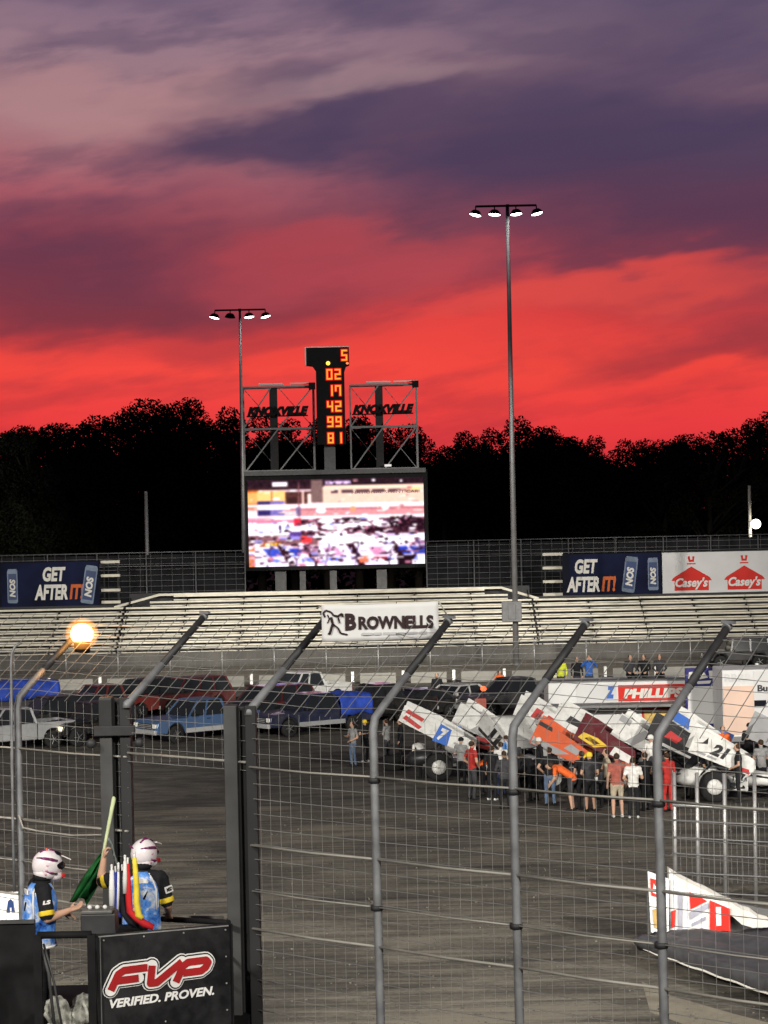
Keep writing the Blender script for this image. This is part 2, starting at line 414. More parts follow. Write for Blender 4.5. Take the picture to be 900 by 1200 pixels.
for k in range(7):
    t_, c_ = tree_proto(k, k >= 5)
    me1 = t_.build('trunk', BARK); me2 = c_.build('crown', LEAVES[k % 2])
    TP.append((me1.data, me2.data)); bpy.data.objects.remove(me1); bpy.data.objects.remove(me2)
def topline(x):
    pts = [(-60, 525), (0, 512), (40, 503), (75, 502), (110, 500), (150, 486), (190, 478), (232, 470), (262, 480), (300, 490), (360, 492), (410, 488), (440, 500), (480, 517), (520, 526), (550, 516), (575, 504), (610, 495), (640, 503),
           (665, 523), (700, 526), (740, 530), (775, 531), (800, 516), (830, 512), (860, 503), (890, 490), (960, 484)]
    for a, b in zip(pts, pts[1:]):
        if a[0] <= x <= b[0]: return a[1] + (b[1] - a[1]) * (x - a[0]) / (b[0] - a[0])
    return 515
TG = 'dark trees behind the back straight'
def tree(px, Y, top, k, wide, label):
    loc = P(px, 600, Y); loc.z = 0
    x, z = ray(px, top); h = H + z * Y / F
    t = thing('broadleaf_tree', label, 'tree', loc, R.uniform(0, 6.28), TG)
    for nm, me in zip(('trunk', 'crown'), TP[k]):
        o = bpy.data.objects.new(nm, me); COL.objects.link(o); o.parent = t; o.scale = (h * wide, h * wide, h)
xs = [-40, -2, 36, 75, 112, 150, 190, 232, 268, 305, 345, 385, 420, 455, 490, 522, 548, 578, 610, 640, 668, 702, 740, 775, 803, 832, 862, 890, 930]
TL = ['dark leafy tree cut by the left edge of the skyline', 'dark leafy tree at the left edge, above the end of the drink billboard', 'dark rounded tree above the GET AFTER IT letters at left', 'low dark tree above the tilted can of the left billboard', 'dark leafy tree above the plank steps beside the left billboard', 'dark leafy tree just left of the plain utility pole', 'dark leafy tree just right of the plain utility pole', 'tallest dark tree, left of the shorter floodlight pole', 'dark leafy tree touching the shorter floodlight pole', 'dark leafy tree seen through the left end of the left truss', 'dark leafy tree seen through the inner half of the left truss', 'dark leafy tree mostly hidden by the red lap numbers', 'dark leafy tree just right of the red lap number tower', 'dark leafy tree behind the tall column of the right truss', 'dark leafy tree at the outer end of the right truss', 'low dark tree in the dip just right of the scoreboard', 'dark leafy tree two crowns left of the tallest floodlight pole', 'dark bushy tree just left of the tallest floodlight pole', 'rounded bushy dark tree just right of the tallest floodlight pole', 'dark tree on the right shoulder of the bushy one by the tallest pole', 'low dark tree above the plank steps at the right billboards', 'low flat dark tree above the GET AFTER IT letters at right', 'low dark tree above the cans of the right navy billboard', 'low dark tree above the seam between navy and white billboards', 'ragged dark tree above the first red house', 'ragged dark tree above the gap between the red houses', 'ragged dark tree just left of the white street lamp', 'tall ragged dark tree behind the white street lamp', 'dark leafy tree cut by the right edge of the skyline']
for i, px in enumerate(xs):
    k = R.randrange(5) if px < 790 else R.choice([5, 6, 1, 5])
    if px in (232, 610): k = 2
    if px == 890: k = 5
    tree(px, 226 + R.uniform(-8, 8), topline(px) - (17 if 655 < px < 800 else 8) + R.uniform(-3, 4), k, R.uniform(.95, 1.2), TL[i])
for i in range(20):
    px = -30 + i * 51 + R.uniform(-12, 12)
    tree(px, 250 + R.uniform(-6, 8), topline(px) + R.uniform(-7, 4), R.randrange(5), 1.25, 'dark leafy tree filling the second row of the skyline')
for px, k, up_ in ((22, 1, 4), (56, 3, 5), (655, 0, 6), (676, 4, 6), (722, 1, 5), (758, 2, 5)):
    tree(px, 240, topline(px) - up_, k, 1.5, 'dark leafy tree filling the second row of the skyline')
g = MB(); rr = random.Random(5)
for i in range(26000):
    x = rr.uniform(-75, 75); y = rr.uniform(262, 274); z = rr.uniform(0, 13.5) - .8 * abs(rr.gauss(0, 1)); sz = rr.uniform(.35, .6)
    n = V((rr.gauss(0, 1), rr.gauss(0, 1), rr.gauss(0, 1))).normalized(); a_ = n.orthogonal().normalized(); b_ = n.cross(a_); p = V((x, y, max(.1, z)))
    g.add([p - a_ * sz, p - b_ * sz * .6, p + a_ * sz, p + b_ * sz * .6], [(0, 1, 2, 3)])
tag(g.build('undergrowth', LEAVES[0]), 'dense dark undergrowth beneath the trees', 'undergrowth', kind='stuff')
STEEL = M('galvanised_steel', (.36, .36, .36), .5, .7, .12, 6)
STEELD = M('dull_steel', (.16, .16, .165), .6, .5, .15, 6)
PLANK = M('weathered_plank', (.70, .66, .56), .7, 0, .14, 1.5, .15)
PLANKD = M('plank_riser', (.10, .095, .085), .8, 0, .2, 1.5)
DARK = M('dark_steel', (.025, .025, .027), .6, .2, .2, 5)
BLACKP = M('black_paint', (.012, .012, .013), .45, 0, .2, 5)
CONC = M('concrete', (.36, .34, .31), .9, 0, .15, 1.2, .3)
CONCW = M('whitewashed_concrete', (.21, .205, .185), .85, 0, .15, 1.2, .3)
WHITE = M('white_paint', (.72, .72, .70), .5, 0, .06, 2)
# ------------------------------------------------------------------ bleachers
def bleacher(name_label, x0, x1, rows, y0, z0, slope0=0, slope1=0):
    cx = (x0 + x1) / 2
    t = thing('bleacher', name_label, 'bleachers', (cx, y0, 0), 0, 'bleachers along the back straight')
    run, rise = .78, .36
    for i in range(rows):
        y = y0 + i * run; z = z0 + i * rise
        a, b = x0, x1
        if i >= rows - slope0: a = x0 + (i - (rows - slope0) + 1) * 1.6
        if i >= rows - slope1: b = x1 - (i - (rows - slope1) + 1) * 1.6
        s = MB(); n = max(1, int((b - a) / 7.3)); st = (b - a) / n
        for k in range(n):
            s.box(((a + (k + .5) * st), y, z), (st - .05, .29, .12), Matrix.Rotation(R.uniform(-.0025, .0025), 3, 'Y'))
        s.build('seat_row', PLANK, t, world=True)
        r = MB(); r.box(((a + b) / 2, y + .37, z - .27), (b - a, .40, .08)); r.build('foot_board', PLANK, t, world=True)
    m = int((x1 - x0) / 3.6)
    for k in range(m + 1):
        x = x0 + .2 + (x1 - x0 - .4) * k / m; s = MB()
        s.bar((x, y0, z0 - .1), (x, y0 + (rows - 1) * run, z0 + (rows - 1) * rise - .1), .07, .12)
        for i in range(0, rows, 3): s.bar((x, y0 + i * run, 0), (x, y0 + i * run, z0 + i * rise - .12), .08)
        s.bar((x, y0 + (rows - 1) * run, 0), (x, y0 + (rows - 1) * run, z0 + (rows - 1) * rise - .12), .08); s.build('support_frame', DARK, t, world=True)
    s = MB(); s.box(((x0 + x1) / 2, y0 + rows * run + .05, (z0 + rows * rise) / 2), (x1 - x0, .06, z0 + rows * rise - .3)); s.build('back_panel', DARK, t, world=True)
    return t
X = lambda px, Y: XAT(px, Y, 700)
bleacher('long lower bleacher ending at the plank steps, under a lone navy billboard', X(-90, 151), X(137, 151), 8, 149.2, 1.15)
tm = bleacher('tallest middle bleacher of pale planks below the video screen', X(140, 151), X(627, 151), 10, 149, 1.15, 2, 2)
bleacher('lower bleacher under the white billboard with red houses', X(629, 151), X(1010, 151), 8, 149.2, 1.15)
s = MB()
for a, b in (((X(140, 156) - .3, 155.3, 3.72), (X(186, 156), 156.2, 4.5)), ((X(627, 156) + .2, 155.3, 3.72), (X(588, 156), 156.2, 4.5)), ((X(186, 156), 156.2, 4.5), (X(588, 156), 156.2, 4.5))):
    s.bar(a, b, .1, .16)
s.build('top_rail', PLANK, tm, world=True)
# front wall of the bleachers = outside wall of the back straight
g = MB(); g.box((0, 147, .5), (160, .35, 1.0)); tag(g.build('track_wall', M('dark_wall', (.09, .085, .078), .9, 0, .3, .5)), 'dark outside concrete wall of the back straight', 'wall')
# ------------------------------------------------------------------ inner fence of the back straight
t = thing('pipe_fence', 'thin pipe fence with wire mesh along the back straight', 'fence', (0, 139, 0))
px = -45
while px < 960:
    x = XAT(px, 139, 760); s = MB(); s.tube([(x, 139, 0), (x, 139, 1.75)], .04, 6); s.build('post', STEEL, t, world=True); px += 61
for z in (1.72, .95, .3):
    s = MB(); s.tube([(-28, 139, z), (28, 139, z)], .028 if z > 1.5 else .016, 5); s.build('rail', STEEL, t, world=True)
s = MB()
for i in range(120): x = -28 + i * .47; s.bar((x, 139.03, .05), (x, 139.03, 1.7), .009)
s.build('wire_mesh', STEELD, t, world=True)
# ------------------------------------------------------------------ white guard blocks along the inside of the back straight
proto = None; bx = -27
i = 0
while bx < 27:
    if proto is None:
        t = thing('barrier_block', 'whitewashed concrete barrier block in the row lining the back straight', 'barrier', (bx, 129.5, 0), 0, 'concrete barrier blocks')
        s = MB(); s.prism([(-.3, 0), (.3, 0), (.3, .12), (.12, .3), (.09, .62), (-.09, .62), (-.12, .3), (-.3, .12)], (-1.15, 0, 0), (0, 1, 0), (0, 0, 1), 2.1)
        s.build('block', CONCW, t, bevel=.02)
        s = MB(); s.box((1.37, 0, .42), (.16, .26, .6)); s.build('joint_post', WHITE, t); proto = t
    else:
        c = clone(proto); c.location = (bx, 129.5 + R.uniform(-.08, .08), 0); c.rotation_euler.z = R.uniform(-.02, .02)
    bx += 2.95; i += 1
# ------------------------------------------------------------------ tall back fence behind the stands
def backfence(label, px0, px1, Y, ztop, zmid):
    x0, x1 = XAT(px0, Y, 660), XAT(px1, Y, 660)
    t = thing('wire_fence', label, 'fence', ((x0 + x1) / 2, Y, 0))
    n = max(2, int((x1 - x0) / 3.3))
    for k in range(n + 1):
        x = x0 + (x1 - x0) * k / n; s = MB(); s.tube([(x, Y, 0), (x, Y, ztop)], .05, 6); s.build('post', STEELD, t, world=True)
    s = MB()
    for z in (ztop - .02, zmid): s.tube([(x0, Y - .06, z), (x1, Y - .06, z)], .035, 5)
    s.build('rail', STEELD, t, world=True)
    s = MB(); z = 1.0
    while z < ztop: s.bar((x0, Y - .05, z), (x1, Y - .05, z), .022); z += .42
    x = x0
    while x < x1: s.bar((x, Y - .04, .5), (x, Y - .04, ztop), .014); x += .8
    s.build('wire_mesh', STEELD, t, world=True)
    s = MB(); s.box(((x0 + x1) / 2, Y + .3, ztop / 2 - .1), (x1 - x0, .02, ztop - .2)); s.build('windscreen', M('dark_mesh_fabric', (.014, .014, .016), .9, 0, .4, .7), t, world=True)
backfence('tall dark wire fence between the lone navy billboard and the scoreboard', -60, 287, 167, 7.35, 6.3)
backfence('tall dark wire fence between the video screen and the street lamp', 500, 1000, 170, 7.7, 6.6)
# stub ends of old planks on a frame, beside each drink billboard
for label, pa, pb, ys, Y in (('plank step frame beside the navy billboard that stands alone', 119, 141, (659, 675, 692, 706), 164), ('plank step frame beside the tallest floodlight pole', 636, 660, (650, 666, 682, 697), 164.6)):
    b = Board((pa + pb) / 2, 680, Y); t = thing('plank_frame', label, 'steps', (b.o.x, Y, 0))
    for y in ys: s = MB(); b.rect(s, pa, y - 2.2, pb, y + 1.0, 0, .3); s.build('plank', PLANK, t, world=True)
    s = MB()
    for xx in (pa + 3, pb - 3): q = b.at(xx, ys[0]); s.bar((q.x, Y + .1, 0), (q.x, Y + .1, q.z), .08)
    s.build('frame', DARK, t, world=True)
# ------------------------------------------------------------------ billboards
NAVY = M('navy_vinyl', (.006, .007, .014), .8, 0, .5, .5)
VWHITE = M('white_vinyl', (.66, .66, .66), .5, 0, .07, .6)
LETW = M('pale_lettering', (.7, .68, .63), .5, 0, .08, 1)
VRED = M('red_vinyl', (.62, .03, .022), .45, 0, .12, 1)
VORG = M('orange_vinyl', (.55, .12, .03), .45, 0, .12, 1)
VBLUE = M('blue_vinyl', (.015, .04, .14), .4, 0, .3, 1)
SILV = M('can_silver', (.13, .17, .24), .4, .3, .3, 2)
def legs(b, t, xs, ytop):
    for x in xs:
        q = b.at(x, ytop); s = MB(); s.bar((q.x, q.y + .2, 0), (q.x, q.y + .2, q.z), .16); s.build('leg', DARK, t, world=True)
def drink_board(label, x0, y0, x1, y1, Y, cans, tx):
    b = Board((x0 + x1) / 2, (y0 + y1) / 2, Y); t = thing('billboard', label, 'billboard', (b.o.x, Y, 0), 0, 'billboards over the back straight stands')
    s = MB(); b.rect(s, x0, y0, x1, y1, 0, .12); s.build('panel', NAVY, t, world=True)
    s = MB(); b.rect(s, x0 + 8, y0 + 1.2, x1 - 1.2, y1 - 1.2, .122, .003); s.build('blue_field', M('deep_blue_vinyl', (.007, .010, .034), .8, 0, .6, .35), t, world=True)
    s = MB(); b.text(s, 'GET', tx - 3, y0 + 15, 27, 17, .14, shear=.18, bold=.045); b.text(s, 'AFTER', tx - 7, y0 + 36, 39, 18, .14, shear=.18, bold=.045)
    s.build('lettering', LETW, t, world=True)
    s = MB(); b.text(s, 'IT!', tx + 23, y0 + 36, 17, 18, .14, shear=.18, bold=.045); s.build('orange_lettering', VORG, t, world=True)
    for cx, cw, ch, rot in cans:
        o = b.at(cx, (y0 + y1) / 2 + 1); ax, ay = V((math.cos(rot), 0, math.sin(rot))), V((-math.sin(rot), 0, math.cos(rot)))
        w_, h_ = cw * b.s / 2, ch * b.s / 2
        s = MB(); s.prism([(-w_, -h_ * .93), (-w_ * .8, -h_), (w_ * .8, -h_), (w_, -h_ * .93), (w_, h_ * .86), (w_ * .8, h_), (-w_ * .8, h_), (-w_, h_ * .86)], o, ax, ay, .16, 0, back=-.125)
        can = s.build('can_picture', SILV, t, world=True)
        s = MB(); s.prism([(-w_ * .8, -h_ * .8), (w_ * .8, -h_ * .8), (w_ * .8, h_ * .72), (-w_ * .8, h_ * .72)], o, ax, ay, .166, 0, back=-.161); s.build('can_label', VBLUE, can, world=True)
        s = MB(); put_text(s, 'NOS', o - ay * h_ * .12, ax, ay, h_ * 1.05, w_ * 1.15, lift=.170, bold=.05, shear=.15, rot=PI / 2); s.build('lettering', LETW, can, world=True)
    legs(b, t, (x0 + 12, (x0 + x1) / 2, x1 - 12), y1 - 4); return t
drink_board('navy billboard reading GET AFTER IT, standing alone beyond the amber light', -6, 658, 117, 712, 163, [(15, 12, 40, 0), (105, 15, 45, rad(-9))], 67)
drink_board('navy billboard reading GET AFTER IT, beside the white one with red houses', 659, 648, 775.4, 697, 163, [(738, 15, 42, rad(-8)), (765, 12, 38, 0)], 690)
b = Board(850, 671, 163); t = thing('billboard', 'white billboard with red house emblems', 'billboard', (b.o.x, 163, 0), 0, 'billboards over the back straight stands')
s = MB(); b.rect(s, 776, 646, 960, 696, 0, .12); s.build('panel', VWHITE, t, world=True)
for cx in (810, 872, 934):
    s = MB(); b.poly(s, [(cx - 20, 691), (cx + 20, 691), (cx + 20, 679.5), (cx + 24, 679.5), (cx + 21, 675.5), (cx, 663), (cx - 21, 675.5), (cx - 24, 679.5), (cx - 20, 679.5)], .13)
    b.poly(s, [(cx - 5, 660.5), (cx + 5, 660.5), (cx + 5, 659), (cx - 5, 659)], .13)
    b.poly(s, [(cx - 4, 651), (cx - 1.4, 651), (cx - 1.2, 655), (cx + 1.2, 655), (cx + 1.4, 651), (cx + 4, 651), (cx + 3, 657.5), (cx - 3, 657.5)], .13)
    e = s.build('house_emblem', VRED, t, world=True)
    s = MB(); b.text(s, "Casey's", cx, 683, 38, 14, .14, shear=.25, bold=.035); s.build('lettering', WHITE, e, world=True)
s = MB(); b.rect(s, 775.4, 645, 960, 646.2, 0, .16); b.rect(s, 775.4, 696, 960, 697, 0, .16); s.build('frame', DARK, t, world=True)
legs(b, t, (790, 850, 910), 694)
# ------------------------------------------------------------------ scoreboard with video screen
YS = 172.0; b = Board(393, 611, YS); sc = b.s
t = thing('scoreboard', 'tall scoreboard with lit video screen and red lap numbers', 'scoreboard', (b.o.x, YS, 0)); SB = t
s = MB(); b.rect(s, 285, 552, 502, 667, -.9, .8); s.build('screen_cabinet', BLACKP, t, world=True)
# the picture on the screen: a grid of lit cells (layout read off the broadcast picture, in 900x576 units)
NX, NY = 150, 78
cells = [[None] * NX for _ in range(NY)]
rr = random.Random(3)
def paint(x0, y0, x1, y1, c, jit=0.0, prob=1.0, ell=False, sl=0.0):
    for j in range(NY):
        for i in range(NX):
            u = 78 + (i + .5) / NX * 737; v = 55 + (j + .5) / NY * 385
            uu = u - sl * (v - (y0 + y1) / 2)
            if ell: ok = ((uu - (x0 + x1) / 2) / ((x1 - x0) / 2)) ** 2 + ((v - (y0 + y1) / 2) / ((y1 - y0) / 2)) ** 2 < 1
            else: ok = x0 <= uu < x1 and y0 <= v < y1
            if ok and rr.random() < prob:
                k = 1 + rr.uniform(-jit, jit); cells[j][i] = tuple(min(255, max(0, q * k)) for q in c)
W_ = (255, 246, 255)
paint(0, 0, 900, 600, (225, 190, 200), .08)
paint(0, 55, 900, 92, (40, 22, 30), .4); paint(0, 84, 350, 100, (52, 28, 34), .3)
paint(180, 64, 246, 86, W_); paint(255, 98, 280, 124, W_); paint(400, 66, 510, 80, (225, 190, 250), .15, .8); paint(520, 60, 540, 72, (180, 120, 130), .2)
paint(345, 60, 392, 160, (120, 92, 90), .1); paint(600, 60, 615, 72, W_); paint(715, 64, 725, 76, W_)
paint(390, 92, 815, 165, (232, 196, 176), .04); paint(395, 86, 815, 98, (252, 214, 190), .03)
paint(0, 100, 120, 180, (190, 96, 40), .15); paint(78, 110, 116, 160, (252, 170, 96), .08)
paint(118, 103, 235, 152, (250, 196, 120), .06); paint(118, 150, 172, 215, (48, 38, 96), .15); paint(172, 150, 232, 215, (118, 104, 176), .12); paint(176, 103, 182, 152, (150, 90, 50))
paint(235, 110, 345, 168, (84, 48, 44), .25); paint(305, 108, 316, 165, (230, 190, 180)); paint(330, 120, 345, 165, (250, 226, 220)); paint(245, 132, 282, 165, (60, 32, 34))
for a, b_ in ((425, 458), (470, 518), (530, 590), (598, 655), (668, 722), (735, 800)): paint(a, 105, b_, 119, (86, 60, 66), .1)
paint(740, 100, 800, 114, (255, 205, 140))
paint(0, 165, 900, 190, (255, 232, 238), .03); paint(232, 183, 900, 192, (190, 110, 120), .1); paint(0, 192, 118, 225, (255, 236, 240)); paint(290, 192, 900, 225, (214, 140, 146), .08)
paint(78, 175, 118, 190, (200, 130, 110), .1)
paint(362, 180, 405, 208, W_, ell=True); paint(640, 172, 668, 200, W_, ell=True); paint(505, 178, 530, 205, (220, 150, 110), ell=True); paint(280, 180, 300, 240, (110, 100, 150))
paint(0, 216, 900, 236, (255, 236, 246), .05); paint(80, 225, 170, 240, (220, 150, 170))
paint(300, 235, 900, 310, (120, 60, 76), .35); paint(300, 235, 815, 300, (46, 20, 34), .3, .5)
paint(80, 236, 292, 300, W_, .02); paint(78, 232, 288, 246, (235, 120, 150), .1); paint(270, 230, 298, 262, (220, 40, 60), .1); paint(205, 258, 214, 292, (60, 40, 90))
for x, y, w_, h_ in ((330, 270, 40, 16), (440, 268, 60, 14), (480, 262, 50, 10), (560, 262, 34, 14), (640, 256, 44, 16), (690, 262, 30, 12), (405, 242, 36, 10), (520, 240, 30, 10), (600, 240, 26, 10)):
    paint(x - w_, y - h_, x + w_, y + h_, W_, .02, ell=True)
for x, y, w_, h_ in ((690, 250, 30, 26), (745, 252, 44, 30), (790, 265, 30, 30), (560, 280, 40, 14), (610, 285, 30, 10), (500, 236, 40, 8)): paint(x - w_, y - h_, x + w_, y + h_, (34, 14, 24), .4, .8, True)
paint(78, 300, 370, 345, (128, 84, 92), .35); paint(208, 306, 292, 324, (150, 130, 220), .15); paint(300, 305, 345, 335, (232, 56, 60), .12); paint(250, 285, 300, 306, (90, 60, 140), .3); paint(200, 306, 245, 314, W_)
paint(120, 330, 215, 356, (150, 76, 40), .3); paint(140, 338, 212, 352, (255, 196, 60), .2, .7)
paint(376, 288, 490, 350, W_, .01); paint(490, 300, 815, 350, (255, 250, 255), .03); paint(480, 340, 815, 346, (200, 150, 180), .2, .5)
for x in (520, 600, 655, 715): paint(x, 300, x + 40, 316, (215, 190, 235), .1)
paint(78, 352, 815, 440, (244, 226, 252), .04); paint(78, 352, 105, 440, (196, 110, 70), .2)
for x, c in ((150, (60, 76, 190)), (240, (48, 66, 190)), (310, (200, 140, 180)), (400, (214, 150, 190)), (590, (214, 140, 180)), (690, (40, 60, 190)), (760, (52, 60, 150))):
    paint(x, 362, x + 62, 396, c, .12, 1, False, .7)
for x in (228, 335, 520, 700): paint(x - 8, 345, x + 22, 440, (44, 16, 26), .3, .95, False, .55)
paint(320, 352, 375, 385, (150, 100, 130), .2, .7, False, .5)
for x in (165, 300, 410, 640, 740): paint(x, 404, x + 46, 424, (104, 120, 236), .12, .85)
paint(540, 400, 580, 432, (236, 110, 80), .15); paint(600, 404, 660, 420, (150, 30, 40), .2); paint(700, 400, 770, 440, (30, 12, 22), .3); paint(775, 335, 815, 370, (100, 70, 120), .25)
for x in (110, 200, 225, 310, 330, 365, 440, 640, 670, 760, 800): paint(x, 422, x + 22, 438, W_)
for x in (160, 280, 405, 528, 668): paint(x, 340, x + 5, 440, (70, 50, 90), .2, 1, False, -.15)
for x in (290, 528): paint(x, 70, x + 4, 240, (130, 80, 90), .2)
me = bpy.data.meshes.new('screen'); vs = []; fs = []
for j in range(NY + 1):
    for i in range(NX + 1):
        vs.append(b.at(291 + 206 * i / NX, 561 + 101.5 * j / NY, .05))
pal = [W_, W_, (250, 236, 250), (34, 14, 24), (60, 34, 48), (200, 120, 150), (150, 150, 225), (226, 170, 190), (92, 60, 84)]
for _ in range(330):
    x, y = rr.uniform(80, 812), rr.uniform(232, 438); w_, h_ = rr.uniform(4, 18), rr.uniform(2.5, 6); paint(x - w_, y - h_, x + w_, y + h_, rr.choice(pal), .05, 1, True, rr.uniform(-.4, .8))
for _ in range(60):
    x, y = rr.uniform(80, 812), rr.uniform(92, 232); w_, h_ = rr.uniform(4, 16), rr.uniform(2.5, 4); paint(x - w_, y - h_, x + w_, y + h_, rr.choice([W_, (255, 226, 214), (190, 130, 130), (240, 200, 190)]), .05, 1, True)
for _ in range(1):      # the broadcast picture is soft: average neighbouring cells
    new = [[None] * NX for _ in range(NY)]
    for j in range(NY):
        for i in range(NX):
            acc = [0, 0, 0]; wt_ = 0
            for dj in (-1, 0, 1):
                for di in (-1, 0, 1):
                    if 0 <= j + dj < NY and 0 <= i + di < NX:
                        ww = (2 - abs(dj)) * (2 - abs(di)); wt_ += ww
                        for q in range(3): acc[q] += cells[j + dj][i + di][q] * ww
            new[j][i] = tuple(q / wt_ for q in acc)
    cells = new
for j in range(NY):
    for i in range(NX):
        a = j * (NX + 1) + i; fs.append((a, a + NX + 1, a + NX + 2, a + 1))
me.from_pydata([tuple(p - t.location) for p in vs], [], fs)
at_ = me.color_attributes.new('picture', 'FLOAT_COLOR', 'CORNER'); dat = []
for j in range(NY):
    for i in range(NX):
        dat += [*s2l(cells[j][i]), 1] * 4
at_.data.foreach_set('color', dat)
m = bpy.data.materials.new('lit_screen'); m.use_nodes = True; n_ = m.node_tree; n_.nodes.clear()
va = n_.nodes.new('ShaderNodeVertexColor'); va.layer_name = 'picture'; e_ = n_.nodes.new('ShaderNodeEmission'); e_.inputs[1].default_value = 1.5; o_ = n_.nodes.new('ShaderNodeOutputMaterial')
n_.links.new(va.outputs[0], e_.inputs[0]); n_.links.new(e_.outputs[0], o_.inputs[0]); me.materials.append(m)
o = bpy.data.objects.new('screen', me); COL.objects.link(o); o.parent = t
s = MB(); b.text(s, 'NATIONAL SPRINT CAR', 452, 577.5, 78, 3.4, .06); s.build('lettering', E('screen_shade', s2l((120, 84, 84)), 1.0), o, world=True)
# columns under and behind
for x, w_ in ((327, 13), (353, 7), (389, 8), (446, 12)):
    q = b.at(x, 664); s = MB(); s.box((q.x, YS + 1.0, q.z / 2 + .3), (w_ * sc, .55, q.z + .6)); s.build('column', M('grey_column', (.17, .17, .17), .7, .2, .2, 3), t, world=True)
for x in (323, 447):
    a, c = b.at(x, 452), b.at(x, 556); s = MB(); s.bar((a.x, YS + .5, c.z), (a.x, YS + .5, a.z), 9 * sc, .5)
    s.build('tall_column', DARK, t, world=True)
s = MB(); a, c = b.at(388, 520), b.at(388, 556); s.bar((a.x, YS + .5, c.z), (a.x, YS + .5, a.z), 13 * sc, .5); s.build('tower_column', STEELD, t, world=True)
# two open steel trusses above the screen
for x0, x1 in ((287, 370), (413, 491)):
    s = MB(); y0, y1, ym = 452, 551, 501
    def ln(p, q, w_=.11, dep=0.0): s.bar(b.at(*p) + V((0, dep, 0)), b.at(*q) + V((0, dep, 0)), w_)
    for dep in (0, 1.4):
        ln((x0, y0), (x1, y0), .13, dep); ln((x0, ym), (x1, ym), .15, dep); ln((x0, y1), (x1, y1), .22, dep)
        ln((x0, y0), (x0, y1), .11, dep); ln((x1, y0), (x1, y1), .14, dep)
    xm = (x0 + x1) / 2
    for (p, q) in (((x0, ym), (x0 + 34, y0)), ((xm, ym), (x1, y0)), ((x0 + 2, y1), (xm, ym)), ((xm, y1), (x1, ym))): ln(p, q, .10, .02)
    for (p, q) in (((x0, y0), (xm, ym)), ((xm, y0), (x1, ym)), ((x0, ym), (xm, y1)), ((xm, ym), (x1, y1))): ln(p, q, .05, 1.4)
    tr = s.build('truss', STEEL, t, world=True)
    s = MB()
    for xx in (x0 + 34, x1 - 12): q = b.at(xx, 450); s.box(q + V((0, .3, .1)), (1.9, .5, .12))
    q = b.at(x1 - 1, 452); s.box(q + V((0, -.1, 0)), (.5, .5, .5), mi=1); s.build('light_bar', [WHITE, BLACKP], tr, world=True)
    s = MB(); cx = (x0 + x1) / 2; b.text(s, 'KNOXVILLE', cx, 480.4, 72, 11, .26, shear=.3, bold=.085, spacing=1.04); lt = s.build('lettering', BLACKP, tr, world=True); sd_ = lt.modifiers.new('thick', 'SOLIDIFY'); sd_.thickness = .25
    s = MB(); b.rect(s, cx - 37, 485.5, cx + 35, 487, .0, .06); s.build('letter_rail', BLACKP, tr, world=True)
s = MB(); s.bar(b.at(285, 553, .02), b.at(500, 553, .02), .3, .35); s.build('truss_base', STEELD, t, world=True)
s = MB(); b.rect(s, 428 + 24, 545.5, 428 + 32, 548, .02, .1); s.build('small_lamp', E('lamp_dim', (1, .95, .9), .9), t, world=True)
# tower with lap digits
s = MB(); b.poly(s, [(374, 521), (407, 521), (407, 436), (409, 430), (413, 428.5), (413, 407.5), (363, 407.5), (363, 428), (370, 429), (374, 435)], -.45, .9); tw = s.build('digit_tower', BLACKP, t, world=True)
s = MB(); b.rect(s, 361.6, 407.2, 363, 428, -.45, .9); b.rect(s, 363, 406.4, 413, 407.4, -.45, .9); s.build('tower_edge', WHITE, tw, world=True)
SEG = {'0': 'abcdef', '1': 'bc', '2': 'abged', '4': 'fgbc', '5': 'afgcd', '7': 'fabc', '8': 'abcdefg', '9': 'abcfgd'}
LED = E('lap_digit_light', (1.0, .24, .03), 2.0); LEDG = E('lap_digit_glow', (1.0, .025, .012), .85)
def digit(ch, cx, cy, w_, h_, glow):
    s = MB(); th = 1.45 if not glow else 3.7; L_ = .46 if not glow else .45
    hw, hh = w_ / 2, h_ / 2
    sg = {'a': ((-hw, -hh), (hw, -hh)), 'b': ((hw, -hh), (hw, 0)), 'c': ((hw, 0), (hw, hh)), 'd': ((-hw, hh), (hw, hh)), 'e': ((-hw, 0), (-hw, hh)), 'f': ((-hw, -hh), (-hw, 0)), 'g': ((-hw, 0), (hw, 0))}
    for k in SEG[ch]:
        (x0, y0), (x1, y1) = sg[k]
        s.bar(b.at(cx + x0 * .98, cy + y0 * .98, L_), b.at(cx + x1 * .98, cy + y1 * .98, L_), th * sc, .02, up=(0, 1, 0)) if False else b.rect(s, cx + min(x0, x1) - th / 2, cy + min(y0, y1) - th / 2, cx + max(x0, x1) + th / 2, cy + max(y0, y1) + th / 2, L_ + .0013 * 'abcdefg'.index(k), .008)
    return s
for txt, cy in (('02', 439), ('17', 458), ('42', 476.5), ('99', 494.5), ('81', 513.5)):
    for k, ch in enumerate(txt):
        cx = 389.8 + k * 9.6
        d_ = digit(ch, cx, cy, 5.2, 10.6, False).build('lap_digit', LED, tw, world=True)
        digit(ch, cx, cy, 5.2, 10.6, True).build('digit_glow', LEDG, d_, world=True)  # wider red copy imitates the glow around each digit
d_ = digit('5', 407.6, 417, 5.0, 11, False).build('lap_digit', LED, tw, world=True); digit('5', 407.6, 417, 5.0, 11, True).build('digit_glow', LEDG, d_, world=True)
s = MB(); s.ell(b.at(388.5, 426, .46), (.16, .06, .16)); s.build('signal_lamp', E('yellow_lamp', (1, .62, .08), 2.2), tw, world=True)
s = MB(); s.ell(b.at(411, 426.5, .46), (.11, .05, .09)); s.build('small_signal', E('red_lamp', (1, .25, .08), 1.6), tw, world=True)
